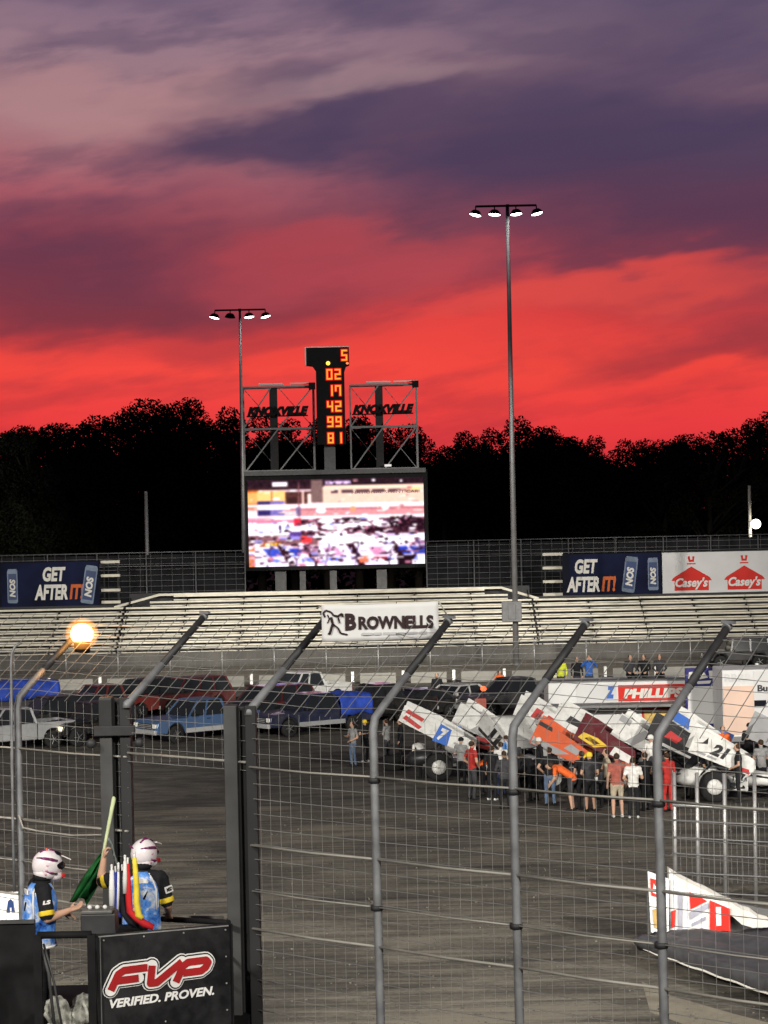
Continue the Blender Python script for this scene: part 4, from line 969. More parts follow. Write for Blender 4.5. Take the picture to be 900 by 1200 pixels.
def person_mesh(pose, k, wide, shorts, sleeves, voxel):
    J = dict(hip=(0, 0, .95), waist=(0, .005, 1.08), chest=(0, .0, 1.30), neck=(0, -.01, 1.47), head=(0, .02, 1.62), hipL=(-.09, 0, .90), hipR=(.09, 0, .90), kneL=(-.11, .02, .5), kneR=(.11, .02, .5), ankL=(-.12, -.03, .09), ankR=(.12, -.03, .09),
             shoL=(-.185, -.01, 1.42), shoR=(.185, -.01, 1.42), elbL=(-.25, -.04, 1.14), elbR=(.25, -.04, 1.14), wriL=(-.25, .06, .90), wriR=(.25, .06, .90))
    J.update(POSE[pose]) if isinstance(pose, str) else J.update(pose)
    if pose == 'bend': pass
    J = {a: V(b) for a, b in J.items()}; w_ = wide
    fwd = (1, 0, 0)
    pa = []
    pa.append(([J['hip'] - V((0, 0, .09)), J['hip'] - V((0, 0, .02))], [(.145 * w_, .108 * w_), (.158 * w_, .114 * w_)], 1, fwd))
    pa.append(([J['hip'] + V((0, 0, .01)), J['waist'], J['chest'], J['neck'].lerp(J['chest'], .28), J['neck']], [(.168 * w_, .122 * w_), (.152 * w_, .108 * w_), (.172 * w_, .118 * w_), (.15, .09), (.06, .058)], 0, fwd))
    pa.append(([J['shoL'], J['chest'].lerp(J['neck'], .62), J['shoR']], [.07, .085, .07], 0, None))
    pa.append(([J['neck'] - (J['head'] - J['neck']) * .2, J['neck'].lerp(J['head'], .6)], [.056, .054], 2, None))
    hd = J['head']; upv = (J['head'] - J['neck']).normalized()
    pa.append(([hd - upv * .085 + V((0, .025, 0)), hd - upv * .03 + V((0, .01, 0)), hd + upv * .04, hd + upv * .095], [(.05, .055), (.07, .085), (.076, .096), (.05, .06)], 2, fwd))
    pa.append(([hd + V((0, .10, -.005)), hd + V((0, .118, -.02))], [.013, .016], 2, None))
    for sd in 'LR':
        a, b, c = J['hip' + sd], J['kne' + sd], J['ank' + sd]
        lo = 2 if shorts else 1
        pa.append(([a, a.lerp(b, .5), a.lerp(b, .93)], [.092 * w_, .08 * w_, .066], 1, None)); pa.append(([b, b.lerp(c, .35), c], [.055 if shorts else .06, .056 if shorts else .06, .038 if shorts else .05], lo, None))
        dirf = V((0, 1, 0)) if pose != 'sit' else V((0, 1, -.05))
        pa.append(([c + V((0, -.04, -.045)), c + dirf * .07 + V((0, 0, -.05)), c + dirf * .17 + V((0, 0, -.06))], [.04, .043, .03], 3, None))
        s_, e, h = J['sho' + sd], J['elb' + sd], J['wri' + sd]
        pa.append(([s_, s_.lerp(e, .55)], [.06, .056], 0, None)); pa.append(([s_.lerp(e, .55), e], [.05, .043], 0 if sleeves else 2, None))
        pa.append(([e, e.lerp(h, .4), h], [.042, .04, .03], 0 if sleeves else 2, None))
        d = (h - e).normalized(); side = V((1 if sd == 'L' else -1, .4, 0)).normalized(); side = (side - d * side.dot(d)).normalized(); nn = d.cross(side)
        pa.append(([h, h + d * .05, h + d * .09], [(.03, .02), (.042, .02), (.04, .016)], 2, tuple(nn.cross(d))))
        for f in range(4):
            o_ = side * (.03 - f * .02); ln = (.055, .068, .062, .048)[f]
            pa.append(([h + d * .085 + o_, h + d * (.085 + ln * .6) + o_, h + d * (.085 + ln) + o_ + nn * .012], [.0095, .009, .0075], 2, None))
        pa.append(([h + d * .03 + side * .03, h + d * .07 + side * .062, h + d * .10 + side * .066], [.012, .0105, .009], 2, None))
    return skin_body(pa, voxel), J
def person(label, feet, yaw, pose='stand', shirt='black', pants='black', h=1.75, wide=1.0, shorts=False, sleeves=False, hat=None, shoe='dark', tone=0, z=None, group='crew and onlookers in the pits'):
    """yaw 0 faces away from the camera, 180 faces it"""
    t = thing('person', label, 'person', feet, rad(yaw), group)
    if feet[1] < 80.5 and feet[2] < .01: h *= 1.12
    k = h / 1.75
    me, J = person_mesh(pose, k, wide, shorts, sleeves, .016)
    for m in (CLOTH[shirt], CLOTH[pants], SKIN[tone], SHOE[shoe]): me.materials.append(m)
    o = bpy.data.objects.new('body', me); COL.objects.link(o); o.parent = t; o.scale = (k, k, k)
    hd = J['head']; s = MB()
    if hat:
        s.lathe([(.104, -.01), (.106, .03), (.09, .085), (.05, .118), (.001, .126)], hd + V((0, 0, .02)), (0, 0, 1), 14); s.box(hd + V((0, .13, .03)), (.13, .1, .012))
        o = s.build('cap', CLOTH[hat], t)
    else:
        s.ell(hd + V((0, -.018, .035)), (.085, .098, .092), 12, 8); o = s.build('hair', HAIRM, t)
    o.scale = (k, k, k)
    return t
# ------------------------------------------------------------------ flag stand
STB = M('stand_black', (.010, .010, .011), .75, 0, .35, 5, .05)
t = thing('flag_stand', 'black flag stand with a sponsor panel facing the seats', 'flag stand', (P(190, 1100, 22).x, 22.4, 0)); ST = t
ZF = 4.86
a, c = P(113, 1096, 21.4), P(268, 1083, 21.85); zt = a.z
pd = V((c.x - a.x, c.y - a.y, 0)); pw = pd.length; pd.normalize(); pn = pd.cross(Z3)
PANEL = ground_mat('smoky_black_panel', [(.004, .004, .0045), (.009, .009, .010), (.028, .028, .03)], 1, 1, 1.7, .05, .45)
s = MB(); ph = 1.32
s.prism([(0, -ph), (pw, -ph), (pw, 0), (0, 0)], (a.x, a.y, zt), pd, Z3, .02, back=.02); pnl = s.build('sponsor_panel', PANEL, t, world=True)
EDGE = M('panel_edge', (.30, .30, .29), .5, .4, .2, 8)
s = MB(); o_ = V((a.x, a.y, zt))
s.bar(o_ + pn * .022 + pd * .012 - V((0, 0, .012)), o_ + pd * (pw - .01) + pn * .022 - V((0, 0, .012)), .012); s.build('trim', EDGE, pnl, world=True)
s = MB(); s.bar(o_ + pn * .022 + pd * .03 - V((0, 0, .02)), o_ + pn * .022 + pd * .03 - V((0, 0, ph)), .010); s.build('trim', EDGE, pnl, world=True)
for u, v_ in ((.05, .05), (.35, .045), (.65, .045), (.97, .05), (.97, .3), (.97, .55), (.97, .8), (.5, .85), (.25, .87), (.06, .5)):
    s = MB(); s.ell(o_ + pd * (pw * u) - V((0, 0, v_ * 1.05)) + pn * .022, (.011, .011, .011), 6, 4); s.build('bolt', EDGE, pnl, world=True)
def onp(px, py):
    return o_ + pd * ((px - 113) / (268 - 113) * pw) - V((0, 0, (py - 1096 + (px - 113) * 13 / 155) * .00823))
LR = M('logo_red', (.36, .012, .014), .4, 0, .15, 3); LW = M('logo_white', (.75, .74, .72), .45, 0, .08, 3)
kx = .00828
lx = (pd + V((0, 0, .035))).normalized(); ly = lx.cross(-pn) * -1 if False else (-(lx.cross(pn))).normalized()
if ly.z < 0: ly = -ly
# heavy slanted F V P built from strokes, fattened in three layers: white rim, black line, white rim, red face
def glyphs(grow):
    th = 5.6 + grow
    st = {'F': [[(0, 1), (.12, .5), (.24, 0)]], 'V': [], 'P': []}
    return th
cen = onp(188, 1141)
def lg(x, y): return cen + lx * (x * kx) + ly * (y * kx)
sl = .55
def sk(x, y): return (x + sl * y, y)
Fs = [[sk(-57, -11.5), sk(-57, 6), sk(-52, 10), sk(-24, 10)], [sk(-56, -1.2), sk(-29, -1.2)]]
Vs = [[sk(-19, 11.5), sk(-11, -9), sk(-3, -9), sk(17, 11.5)]]
Ps = [[sk(21, -11.5), sk(21, 6), sk(25, 10), sk(47, 10), sk(51, 7), sk(51, 1.5), sk(47, -2), sk(25, -2)]]
def layer(name, mat, th, lift, parent):
    s = MB(); k = 0
    for pl in Fs + Vs + Ps:
        for p, q in zip(pl, pl[1:]):
            k += 1
            s.bar(lg(*p) + pn * (lift + .00012 * k), lg(*q) + pn * (lift + .00012 * k), th * kx, .004, up=pn)
        for p in (pl if th > 9 else pl[1:-1]):
            k += 1
            s.lathe([(.001, 0), (th * kx / 2, 0), (th * kx / 2, .004), (.001, .004)], lg(*p) + pn * (lift - .002 + .00012 * k), pn, 14, smooth=False)
    return s.build(name, mat, parent, world=True)
lgp = layer('logo_outer_rim', LW, 19.0, .024, pnl)
layer('logo_black_line', BLACKP, 16.4, .032, pnl)
layer('logo_white_line', LW, 13.4, .040, pnl)
layer('logo_letters', LR, 8.6, .048, pnl)
s = MB(); put_text(s, 'VERIFIED. PROVEN.', onp(187, 1169), lx, ly, 126 * kx, 10.5 * kx, lift=.026, shear=.25, bold=.04); s.build('lettering', LW, pnl, world=True)
# railings and frame left of the panel
def tb(pts, r, nm, mat=STB, parent=t, n=8):
    s = MB(); s.tube(pts, r, n); return s.build(nm, mat, parent, world=True)
yl = 21.3
pA, pB = P(44, 1096, yl), P(107, 1095, yl)
def down(p, z=ZF): return V((p.x, p.y, z))
for p in (pA, pB): 
    s = MB(); s.bar(down(p, 0), p, .075); s.build('rail_post', STB, t, world=True)
tb([pA, pB], .036, 'top_rail'); 
tb([P(46, 1103, yl + .02), P(57, 1140, yl + .02), P(64, 1205, yl + .02)], .016, 'stay', FPIPE if False else COLG); tb([P(51, 1106, yl + .05), P(63, 1150, yl + .05), P(73, 1205, yl + .05)], .012, 'stay', COLG)
# left solid side and its bright top edge
s = MB(); q = P(41, 1079, 22.1); s.box((q.x - .7, 22.1, q.z - .65), (1.4, .04, 1.3)); s.build('side_panel', STB, t, world=True)
s = MB(); s.bar((q.x - 1.4, 22.07, q.z), (q.x, 22.07, q.z), .035); s.build('side_panel_cap', COLG, t, world=True)
# rear rail and right rail
r0, r1, r2, r3 = P(45, 1080, 24.3), P(270, 1076, 23.9), P(268, 1083, 21.9), P(110, 1089, 22.1)
tb([P(190, 1077, 23.6), P(268, 1081, 22.6)], .03, 'top_rail'); tb([P(180, 1074, 23.7), P(262, 1076, 23.7)], .02, 'top_rail', RAILM)
for p in (r1, r2): s = MB(); s.bar(down(p, 0), p, .07); s.build('rail_post', STB, t, world=True)
for z_ in (.3, .6): tb([down(r1, ZF + z_), down(P(270, 1083, 21.95), ZF + z_)], .018, 'mid_rail')
x0, x1 = P(-10, 1100, 22).x, P(285, 1100, 22).x
s = MB(); s.box(((x0 + x1) / 2, 22.9, ZF - .05), (x1 - x0, 3.1, .1)); s.build('platform', STB, t, world=True)
for x in (x0 + .1, x1 - .1):
    for y in (21.5, 24.3): s = MB(); s.bar((x, y, 0), (x, y, ZF - .1), .14); s.build('support_leg', STB, t, world=True)
# control box with three white knobs
q = P(117, 1078, 21.85); t2 = thing('control_box', 'dark control box with three white knobs beside the left flagman', 'control box', (q.x, q.y, ZF))
s = MB(); s.box((q.x, q.y, q.z - .02), (.34, .28, .2)); s.bar((q.x, q.y, ZF), (q.x, q.y, q.z - .12), .12); s.build('case', M('box_dark', (.035, .035, .037), .5, .1, .3, 6), t2, world=True, bevel=.012)
s = MB(); s.box((q.x - .01, q.y - .02, q.z + .1), (.30, .26, .035)); s.build('lid', M('box_lid', (.13, .13, .125), .5, .2, .3, 6), t2, world=True, bevel=.01)
for i in range(3): s = MB(); s.ell((q.x - .09 + i * .075, q.y - .05, q.z + .135), (.024, .024, .022), 8, 6); s.build('knob', WHITE, t2, world=True)
# pale sack on the platform
q = P(82, 1190, 21.7); s = MB()
for i in range(14): s.ell((q.x + R.uniform(-.15, .15), q.y + R.uniform(-.08, .1), ZF + .12 + R.uniform(0, .27)), (.12, .12, .11), 9, 7)
me = bpy.data.meshes.new('sack'); me.from_pydata([tuple(v) for v in s.v], [], s.f); o = bpy.data.objects.new('tmp', me); COL.objects.link(o)
md = o.modifiers.new('r', 'REMESH'); md.mode = 'VOXEL'; md.voxel_size = .02
dg = bpy.context.evaluated_depsgraph_get(); dg.update(); me2 = bpy.data.meshes.new_from_object(o.evaluated_get(dg)); bpy.data.objects.remove(o)
for v in me2.vertices: v.co += V((math.sin(v.co.z * 70 + v.co.x * 60), 0, math.sin(v.co.x * 90))) * .007
me2.materials.append(M('pale_canvas', (.36, .36, .32), .9, 0, .6, 14, .5)); o = bpy.data.objects.new('sack', me2); COL.objects.link(o); tag(o, 'crumpled pale canvas sack on the flag stand floor', 'sack')
# ------------------------------------------------------------------ the two flagmen
HW = M('helmet_white', (.80, .74, .76), .22, 0, .12, 11, 0, .5); HP = M('helmet_plum', (.16, .02, .10), .25, 0, .3, 8, 0, .5); VIS = M('visor_black', (.008, .008, .009), .12); HR = M('helmet_red', (.5, .02, .02), .3)
VEST = ground_mat('printed_blue_vest', [(.02, .09, .42), (.10, .28, .74), (.66, .70, .74)], 1, 1, 6.5, .5, .85)
for n_ in VEST.node_tree.nodes:
    if n_.type == 'VALTORGB':
        n_.color_ramp.interpolation = 'EASE'; e_ = n_.color_ramp.elements; e_[0].position = .42; e_[1].position = .50; e_[2].position = .575
CUFF = CLOTH['yellow']; POLO = CLOTH['black']
def hand(pa, w_, d, side, curl, slot=2):
    """palm, four unequal bent fingers and a thumb; curl bends the fingers towards palm normal"""
    d = V(d).normalized(); side = (V(side) - d * V(side).dot(d)).normalized(); n = d.cross(side)
    pa.append(([w_, w_ + d * .045, w_ + d * .088], [(.028, .02), (.04, .019), (.041, .016)], slot, tuple(side)))
    for f in range(4):
        o_ = side * (.031 - f * .0205); ln = (.068, .078, .073, .056)[f]
        p0 = w_ + d * .085 + o_; dirs = [d]; p = [p0]
        for sgm, (frac, ang) in enumerate(((.45, curl * .6), (.3, curl * 1.2), (.25, curl * 1.7))):
            dd = d * math.cos(ang) + n * math.sin(ang); p.append(p[-1] + dd * ln * frac)
        pa.append((p, [.0098, .0092, .0086, .0072], slot, None))
    t0 = w_ + d * .025 + side * .03; t1 = t0 + d * .03 + side * .03 + n * .008; pa.append(([t0, t1, t1 + d * .03 + n * .02 * (1 if curl > .3 else .3)], [.0135, .0115, .0092], slot, None))
def flagman(label, base, yaw, J, hands, lean):
    t = thing('person', label, 'person', base, rad(yaw), 'flagmen on the flag stand')
    J = {a: V(b) for a, b in J.items()}; fwd = (1, 0, 0); pa = []
    pa.append(([J['hip'] - V((0, 0, .06)), J['hip'], J['waist'], J['chest'], J['chest'].lerp(J['neck'], .7), J['neck']], [(.155, .135), (.18, .155), (.17, .15), (.195, .155), (.16, .115), (.07, .068)], 0, fwd))
    pa.append(([J['shoL'], J['chest'].lerp(J['neck'], .6), J['shoR']], [.075, .09, .075], 0, None))
    pa.append(([J['neck'], J['head']], [.06, .07], 2, None))
    for sd in 'LR':
        a, b, c = J['hip' + sd], J['kne' + sd], J['ank' + sd]
        pa.append(([a, a.lerp(b, .5), b], [.1, .088, .07], 1, None)); pa.append(([b, b.lerp(c, .35), c], [.066, .066, .055], 1, None))
        pa.append(([c + V((0, -.04, -.045)), c + V((0, .07, -.05)), c + V((0, .18, -.06))], [.042, .045, .032], 3, None))
        s_, e, h = J['sho' + sd], J['elb' + sd], J['wri' + sd]
        pa.append(([s_, s_.lerp(e, .85)], [.08, .074], 0, None)); pa.append(([s_.lerp(e, .8), e], [.05, .046], 2, None)); pa.append(([e, e.lerp(h, .35), h], [.045, .045, .029], 2, None))
        hd_ = hands[sd]; hand(pa, h, hd_[0] or (h - e), hd_[1], hd_[2])
    t.scale = (1.0,) * 3 if lean else (1, 1, 1)
    me = skin_body(pa, .0085)
    for m in (POLO, CLOTH['black'], SKIN[0], SHOE['dark']): me.materials.append(m)
    o = bpy.data.objects.new('body', me); COL.objects.link(o); o.parent = t
    # vest: an open shell over the torso
    s = MB(); c, n = J['chest'], J['neck']; wv = []
    prof = [(J['hip'] - V((0, 0, .10)), (.212, .19)), (J['hip'], (.200, .175)), (J['waist'], (.187, .168)), (J['chest'], (.203, .172)), (c.lerp(n, .45), (.174, .145)), (c.lerp(n, .74), (.125, .12)), (c.lerp(n, .96), (.088, .088))]
    s.tube([p for p, r in prof], [r for p, r in prof], 28, caps=False, ref=fwd); v_ = s.build('vest', VEST, t); sd_ = v_.modifiers.new('thick', 'SOLIDIFY'); sd_.thickness = .012
    for sd in 'LR':
        s_, e = J['sho' + sd], J['elb' + sd]; d = (e - s_).normalized()
        s = MB(); s.tube([s_.lerp(e, .72), s_.lerp(e, .90)], [.082, .08], 18, caps=True); s.build('cuff', CUFF, t, bevel=.006)
        out = V((-1 if sd == 'L' else 1, 0, 0)); out = (out - d * out.dot(d)); out = out.normalized() if out.length > .2 else V((0, 0, 1))
        if sd == hands['patch'][0]:
            n_ = V(hands['patch'][1]); n_ = (n_ - d * n_.dot(d)).normalized(); ax_ = d.cross(n_) * hands['patch'][2]; ax_.normalize(); ay_ = n_.cross(ax_)
            s = MB(); cpt = s_.lerp(e, .45) + n_ * .072
            if hands['patch'][3]: s.prism([(-.05, -.034), (.05, -.034), (.05, .034), (-.05, .034)], cpt, ax_, ay_, .014)
            pt = s.build('arm_patch', LW, t) if hands['patch'][3] else t
            s = MB(); put_text(s, hands['patch'][4], cpt + n_ * (.016 if hands['patch'][3] else .012), ax_, ay_, .085, .04, bold=.06, shear=.2); s.build('lettering', BLACKP if hands['patch'][3] else LW, t)
    for (p_, r_, nm_) in ((prof[0][0], (.218, .196), 'vest_hem'), (prof[-1][0], (.094, .094), 'collar')):
        s = MB(); s.tube([p_ - V((0, 0, .006)), p_ + V((0, 0, .016))], [r_, r_], 28, caps=False, ref=fwd); q_ = s.build(nm_, LW if nm_ == 'vest_hem' else POLO, t); m_ = q_.modifiers.new('thick', 'SOLIDIFY'); m_.thickness = .012
    for sd in 'LR':
        sg = -1 if sd == 'L' else 1
        s = MB(); s.tube([J['waist'] + V((sg * .17, -.085, 0)), J['chest'] + V((sg * .172, -.105, 0)), J['chest'].lerp(J['neck'], .5) + V((sg * .135, -.10, .0)), J['chest'].lerp(J['neck'], .8) + V((sg * .09, -.06, .01))], .011, 7); s.build('vest_piping', LW, v_)
    s = MB(); s.prism([(-.03, -.05), (.015, -.03), (.05, .06), (.02, .02)], J['chest'] + V((.05, -.158, -.06)), X3, Z3, .016); s.build('vest_print', BLACKP, v_)
    s = MB(); s.prism([(-.06, -.02), (.07, -.02), (.06, .025), (-.07, .025)], J['chest'] + V((.03, -.136, .09)), X3, Z3, .016); s.build('vest_print', LW, v_)
    # full-face helmet
    hm = Matrix.Rotation(hands['turn'][0], 3, 'Z') @ Matrix.Rotation(hands['turn'][1], 3, 'X'); hc = J['head'] + V((0, .015, .045))
    s = MB(); s.ell(hc, (.132, .158, .152), 24, 16, rot=hm); s.ell(hc + hm @ V((0, .085, -.10)), (.098, .085, .062), 18, 10, rot=hm); s.ell(hc + hm @ V((0, -.01, -.085)), (.118, .125, .075), 18, 10, rot=hm)
    he = s.build('helmet', HW, t)
    s = MB(); s.ell(hc + hm @ V((0, .072, .006)), (.121, .112, .062), 22, 12, rot=hm); s.ell(hc + hm @ V((0, .06, .112)), (.07, .075, .034), 14, 8, rot=hm); s.ell(hc + hm @ V((0, .16, -.10)), (.045, .03, .03), 12, 8, rot=hm); s.build('visor', VIS, he)
    s = MB()
    for k, (x, zc, zz, th) in enumerate(((0, .0, .0, .0),)): pass
    for sg in (-1, 1):
        s.tube([hc + hm @ V((sg * .118, .062, .055)), hc + hm @ V((sg * .129, .0, .065)), hc + hm @ V((sg * .112, -.075, .07)), hc + hm @ V((sg * .045, -.135, .062))], [.012, .016, .014, .006], 8)
        s.tube([hc + hm @ V((sg * .108, .085, -.075)), hc + hm @ V((sg * .124, .015, -.07)), hc + hm @ V((sg * .1, -.08, -.05))], [.008, .012, .004], 8)
    s.tube([hc + hm @ V((.02, .1, .118)), hc + hm @ V((.02, 0, .149)), hc + hm @ V((.02, -.1, .12))], [.012, .02, .01], 8); s.build('stripe', HP, he)
    s = MB(); s.ell(J['neck'].lerp(J['head'], .42), (.105, .11, .06), 16, 8); s.build('neck_guard', POLO, t)
    PK = M('helmet_rose', (.62, .36, .44), .25, 0, .2, 8, 0, .5)
    for sg in (-1, 1):
        s = MB()
        for k in range(3): s.tube([hc + hm @ V((sg * (.112 - .012 * k), .03 - .02 * k, .02 - .045 * k)), hc + hm @ V((sg * (.118 - .006 * k), -.035, -.0 - .045 * k)), hc + hm @ V((sg * (.088 - .006 * k), -.095, .0 - .03 * k))], [.007, .017, .006], 7)
        s.build('swoosh', PK, he)
    s = MB(); s.box(hc + hm @ V((0, .168, .09)), (.17, .1, .012), hm @ Matrix.Rotation(rad(-18), 3, 'X')); s.build('peak', HW, he, bevel=.004)
    s = MB(); s.box(hc + hm @ V((.08, .155, -.085)), (.04, .03, .04), hm); s.box(hc + hm @ V((-.08, .155, -.085)), (.04, .03, .04), hm); s.build('vent', HR, he, bevel=.006)
    if lean:
        s = MB(); s.ell(hc + hm @ V((.02, -.035, .15)), (.016, .012, .012), 8, 6); s.build('stud', E('red_stud', (1, .12, .05), 1.5), he)
    return t, J
ls = dict(hip=(0, 0, .95), waist=(0, .02, 1.1), chest=(0, .035, 1.31), neck=(0, .05, 1.49), head=(0, .10, 1.61), hipL=(-.1, 0, .9), hipR=(.1, 0, .9), kneL=(-.12, .05, .5), kneR=(.11, .03, .5), ankL=(-.13, -.02, .09), ankR=(.12, -.02, .09),
          shoL=(-.2, .03, 1.43), shoR=(.2, .03, 1.43), elbL=(-.27, .06, 1.16), wriL=(-.14, .29, 1.12), elbR=(.27, .05, 1.155), wriR=(.22, .29, 1.215))
fl, _ = flagman('flagman in helmet, blue vest and yellow cuffs leaning on the box, seen in profile', V((P(44, 1100, 22.35).x, 22.35, ZF)), -70, ls,
    dict(L=(None, (1, 0, 0), .5), R=(None, (-1, 0, .3), .55), patch=('R', (1, 0, .1), -1, False, 'LS'), turn=(rad(6), rad(-9))), True)
rs = dict(hip=(0, 0, .95), waist=(0, .01, 1.1), chest=(0, .03, 1.31), neck=(0, .05, 1.49), head=(.02, .09, 1.61), hipL=(-.1, 0, .9), hipR=(.1, 0, .9), kneL=(-.12, .04, .5), kneR=(.12, .03, .5), ankL=(-.14, -.02, .09), ankR=(.14, -.02, .09),
          shoL=(-.2, .02, 1.43), shoR=(.2, .03, 1.41), elbL=(-.43, .05, 1.37), wriL=(-.385, .03, 1.62), elbR=(.27, .03, 1.13), wriR=(.245, .23, 1.0))
fr, JR = flagman('flagman in helmet and blue vest seen from behind, raising a rolled flag', V((P(166, 1080, 22.9).x, 22.9, ZF)), -4, rs,
    dict(L=((.08, 0, 1), (.4, -1, 0), 1.25), R=(None, (-1, 0, .2), .3), patch=('R', (.85, -.6, 0), -1, True, 'MSD'), turn=(rad(-22), rad(-2))), False)
# flag raised by the right flagman
def flag(label, p0, p1, polec, cloth_pts, mat, nm='flag'):
    t = thing(nm, label, 'flag', p0); s = MB(); s.tube([p0, p1], .0095, 8); s.build('flag_pole', polec, t, world=True)
    return t
POLE_Y = M('pale_green_pole', (.52, .58, .34), .5, 0, .15, 8)
GREEN = M('green_flag_cloth', (.012, .10, .025), .75, 0, .5, 7, .3)
hw_ = Matrix.Rotation(rad(-4), 3, 'Z') @ (JR['wriL'] + V((.004, 0, .10))) + V((P(166, 1080, 22.9).x, 22.9, ZF))
d_ = (P(132, 941, 22.95) - P(121, 998, 22.95)).normalized()
pa_, pb_ = hw_ - d_ * .22, hw_ + d_ * .52
t = thing('flag', 'green flag hanging from the pole in the raised hand', 'flag', pa_)
s = MB(); s.tube([pa_, hw_, pb_], [.012, .016, .022], 8); s.ell(pb_, (.022, .022, .03), 8, 6); s.build('flag_pole', POLE_Y, t, world=True)
s = MB(); n, m_ = 20, 10; vs = []; fs = []
top = [P(122, 1003, 23.1), P(88, 1056, 23.25)]
for i in range(n + 1):
    u = i / n; c_ = P(119 - 27 * u ** 1.15, 1002 + 50 * u, 23.12); wd = .03 + .16 * math.sin(min(1, u * 1.15) * PI * .62)
    for j in range(m_ + 1):
        v_ = j / m_ - .5; vs.append(c_ + V((v_ * wd, .05 * math.sin(v_ * 13 + u * 4), -.12 * abs(v_) * u + .02 * math.sin(v_ * 9))))
for i in range(n):
    for j in range(m_): q_ = i * (m_ + 1) + j; fs.append((q_, q_ + m_ + 1, q_ + m_ + 2, q_ + 1))
s.add(vs, fs, 0, True); o = s.build('cloth', GREEN, t, world=True); sd_ = o.modifiers.new('thick', 'SOLIDIFY'); sd_.thickness = .004
s = MB(); s.tube([P(127, 982, 23.05), P(131, 990, 23.05), P(134, 1003, 23.05), P(139, 1018, 23.05)], .014, 8); s.build('pole_tail', M('flag_tail_grey', (.2, .23, .22), .5, .2, .2, 6), t, world=True)
# rolled flags standing in the rack beside the right flagman
def rolled(label, pts, mats, rr_, Y):
    t = thing('flag', label, 'flag', P(*pts[-1], Y), 0, 'rolled flags in the rack'); pp = [P(x, y, Y) for x, y in pts]
    s = MB(); s.tube(pp, rr_, 10); me = s.build('cloth', mats[0], t, world=True)
    s = MB(); s.tube([pp[0] + V((0, 0, .05)), pp[0] - V((0, 0, .03))], .012, 8); s.ell(pp[0] + V((0, 0, .05)), (.014, .014, .014), 8, 6); s.build('flag_pole', LW, t, world=True); return t
FB = M('flag_blue', (.03, .06, .45), .7, 0, .3, 8, .2); FW = M('flag_white', (.7, .7, .68), .7, 0, .1, 8, .2); FR = M('flag_red', (.50, .02, .025), .7, 0, .3, 8, .2); FY = M('flag_yellow', (.75, .6, .06), .7, 0, .2, 8, .2); FK = M('flag_black', (.015, .015, .02), .7, 0, .3, 8, .2)
rolled('rolled white flag, leftmost in the rack', [(131, 1020), (131, 1045), (131, 1066)], [FW], [.022, .03, .026], 22.42)
rolled('rolled blue flag between two white ones in the rack', [(135.5, 1022), (135.5, 1045), (137, 1064), (142, 1074)], [FB], [.02, .026, .028, .03], 22.45)
rolled('narrow rolled white flag right of the blue one', [(138.8, 1018), (138.6, 1045), (138, 1068)], [FW], [.011, .013, .012], 22.40)
rolled('rolled black flag between the blue and the red one', [(143.5, 1020), (143.5, 1050), (146, 1070), (153, 1080), (162, 1086)], [FK], [.03, .036, .04, .04, .03], 22.42)
rolled('rolled red flag whose end droops over the rail', [(149.5, 1012), (150.5, 1045), (152, 1068), (160, 1076), (170, 1083), (180, 1087)], [FR], [.02, .034, .034, .036, .04, .03], 22.36)
rolled('white-sleeved flag pole behind the red flag', [(146.5, 1009), (146.5, 1030), (146.3, 1047)], [FW], [.016, .024, .02], 22.34)
rolled('rolled yellow flag, rightmost in the rack', [(157.5, 1005), (159.5, 1030), (160.5, 1060), (162, 1072), (167, 1076)], [FY], [.022, .03, .032, .036, .03], 22.34)
q = P(147, 1085, 22.45); t = thing('flag_rack', 'black rack holding the rolled flags on the flag stand', 'rack', (q.x, 22.45, ZF)); s = MB(); s.box((q.x, 22.5, q.z - .12), (.42, .2, .22)); s.build('trough', STB, t, world=True, bevel=.01)
for x in (-.15, .15): s = MB(); s.bar((q.x + x, 22.5, ZF), (q.x + x, 22.5, q.z - .2), .05); s.build('leg', STB, t, world=True)
# ------------------------------------------------------------------ road vehicles
def paint(name, c, coat=.5): return M('car_' + name, c, .32, .2, .08, 1.5, 0, coat, dirt=.35)
GLASS = M('dark_glass', (.02, .022, .025), .08, 0, .2, 1); TYRE = M('tyre_rubber', (.02, .02, .02), .85, 0, .2, 8); RIM = M('rim_alloy', (.42, .42, .43), .35, .8, .1, 6); CHROME = M('chrome', (.55, .55, .55), .3, .35, .05, 4)
HEADL = M('headlight_glass', (.85, .83, .76), .15, 0, .1, 10); TAILL = M('tail_light', (.4, .02, .015), .2); TRIM = M('black_trim', (.02, .02, .02), .6)
def arc(cx, cz, r, n=7): return [(cx + r * math.cos(PI - PI * i / n), cz + r * math.sin(PI - PI * i / n)) for i in range(n + 1)]
def wheel_at(t, x, y, r, w_, rim=.62, mat=None):
    s = MB(); s.lathe([(r * .55, -w_ / 2), (r * .93, -w_ / 2), (r, -w_ * .36), (r, w_ * .36), (r * .93, w_ / 2), (r * .55, w_ / 2)], (x, y, r), (0, 1, 0), 20); o = s.build('wheel', TYRE, t)
    s = MB(); s.lathe([(.001, -w_ * .40), (r * .2, -w_ * .47), (r * rim, -w_ * .38), (r * rim, w_ * .38), (r * .2, w_ * .47), (.001, w_ * .40)], (x, y, r), (0, 1, 0), 16)
    for k in range(5):
        a = k * 2 * PI / 5; sg = -1 if y < 0 else 1; s.bar((x, y + sg * w_ * .44, r), (x + r * rim * .9 * math.cos(a), y + sg * w_ * .40, r + r * rim * .9 * math.sin(a)), r * .16, .02, mi=1)
    s.build('rim', [TRIM if mat is None else mat, mat or RIM], o)
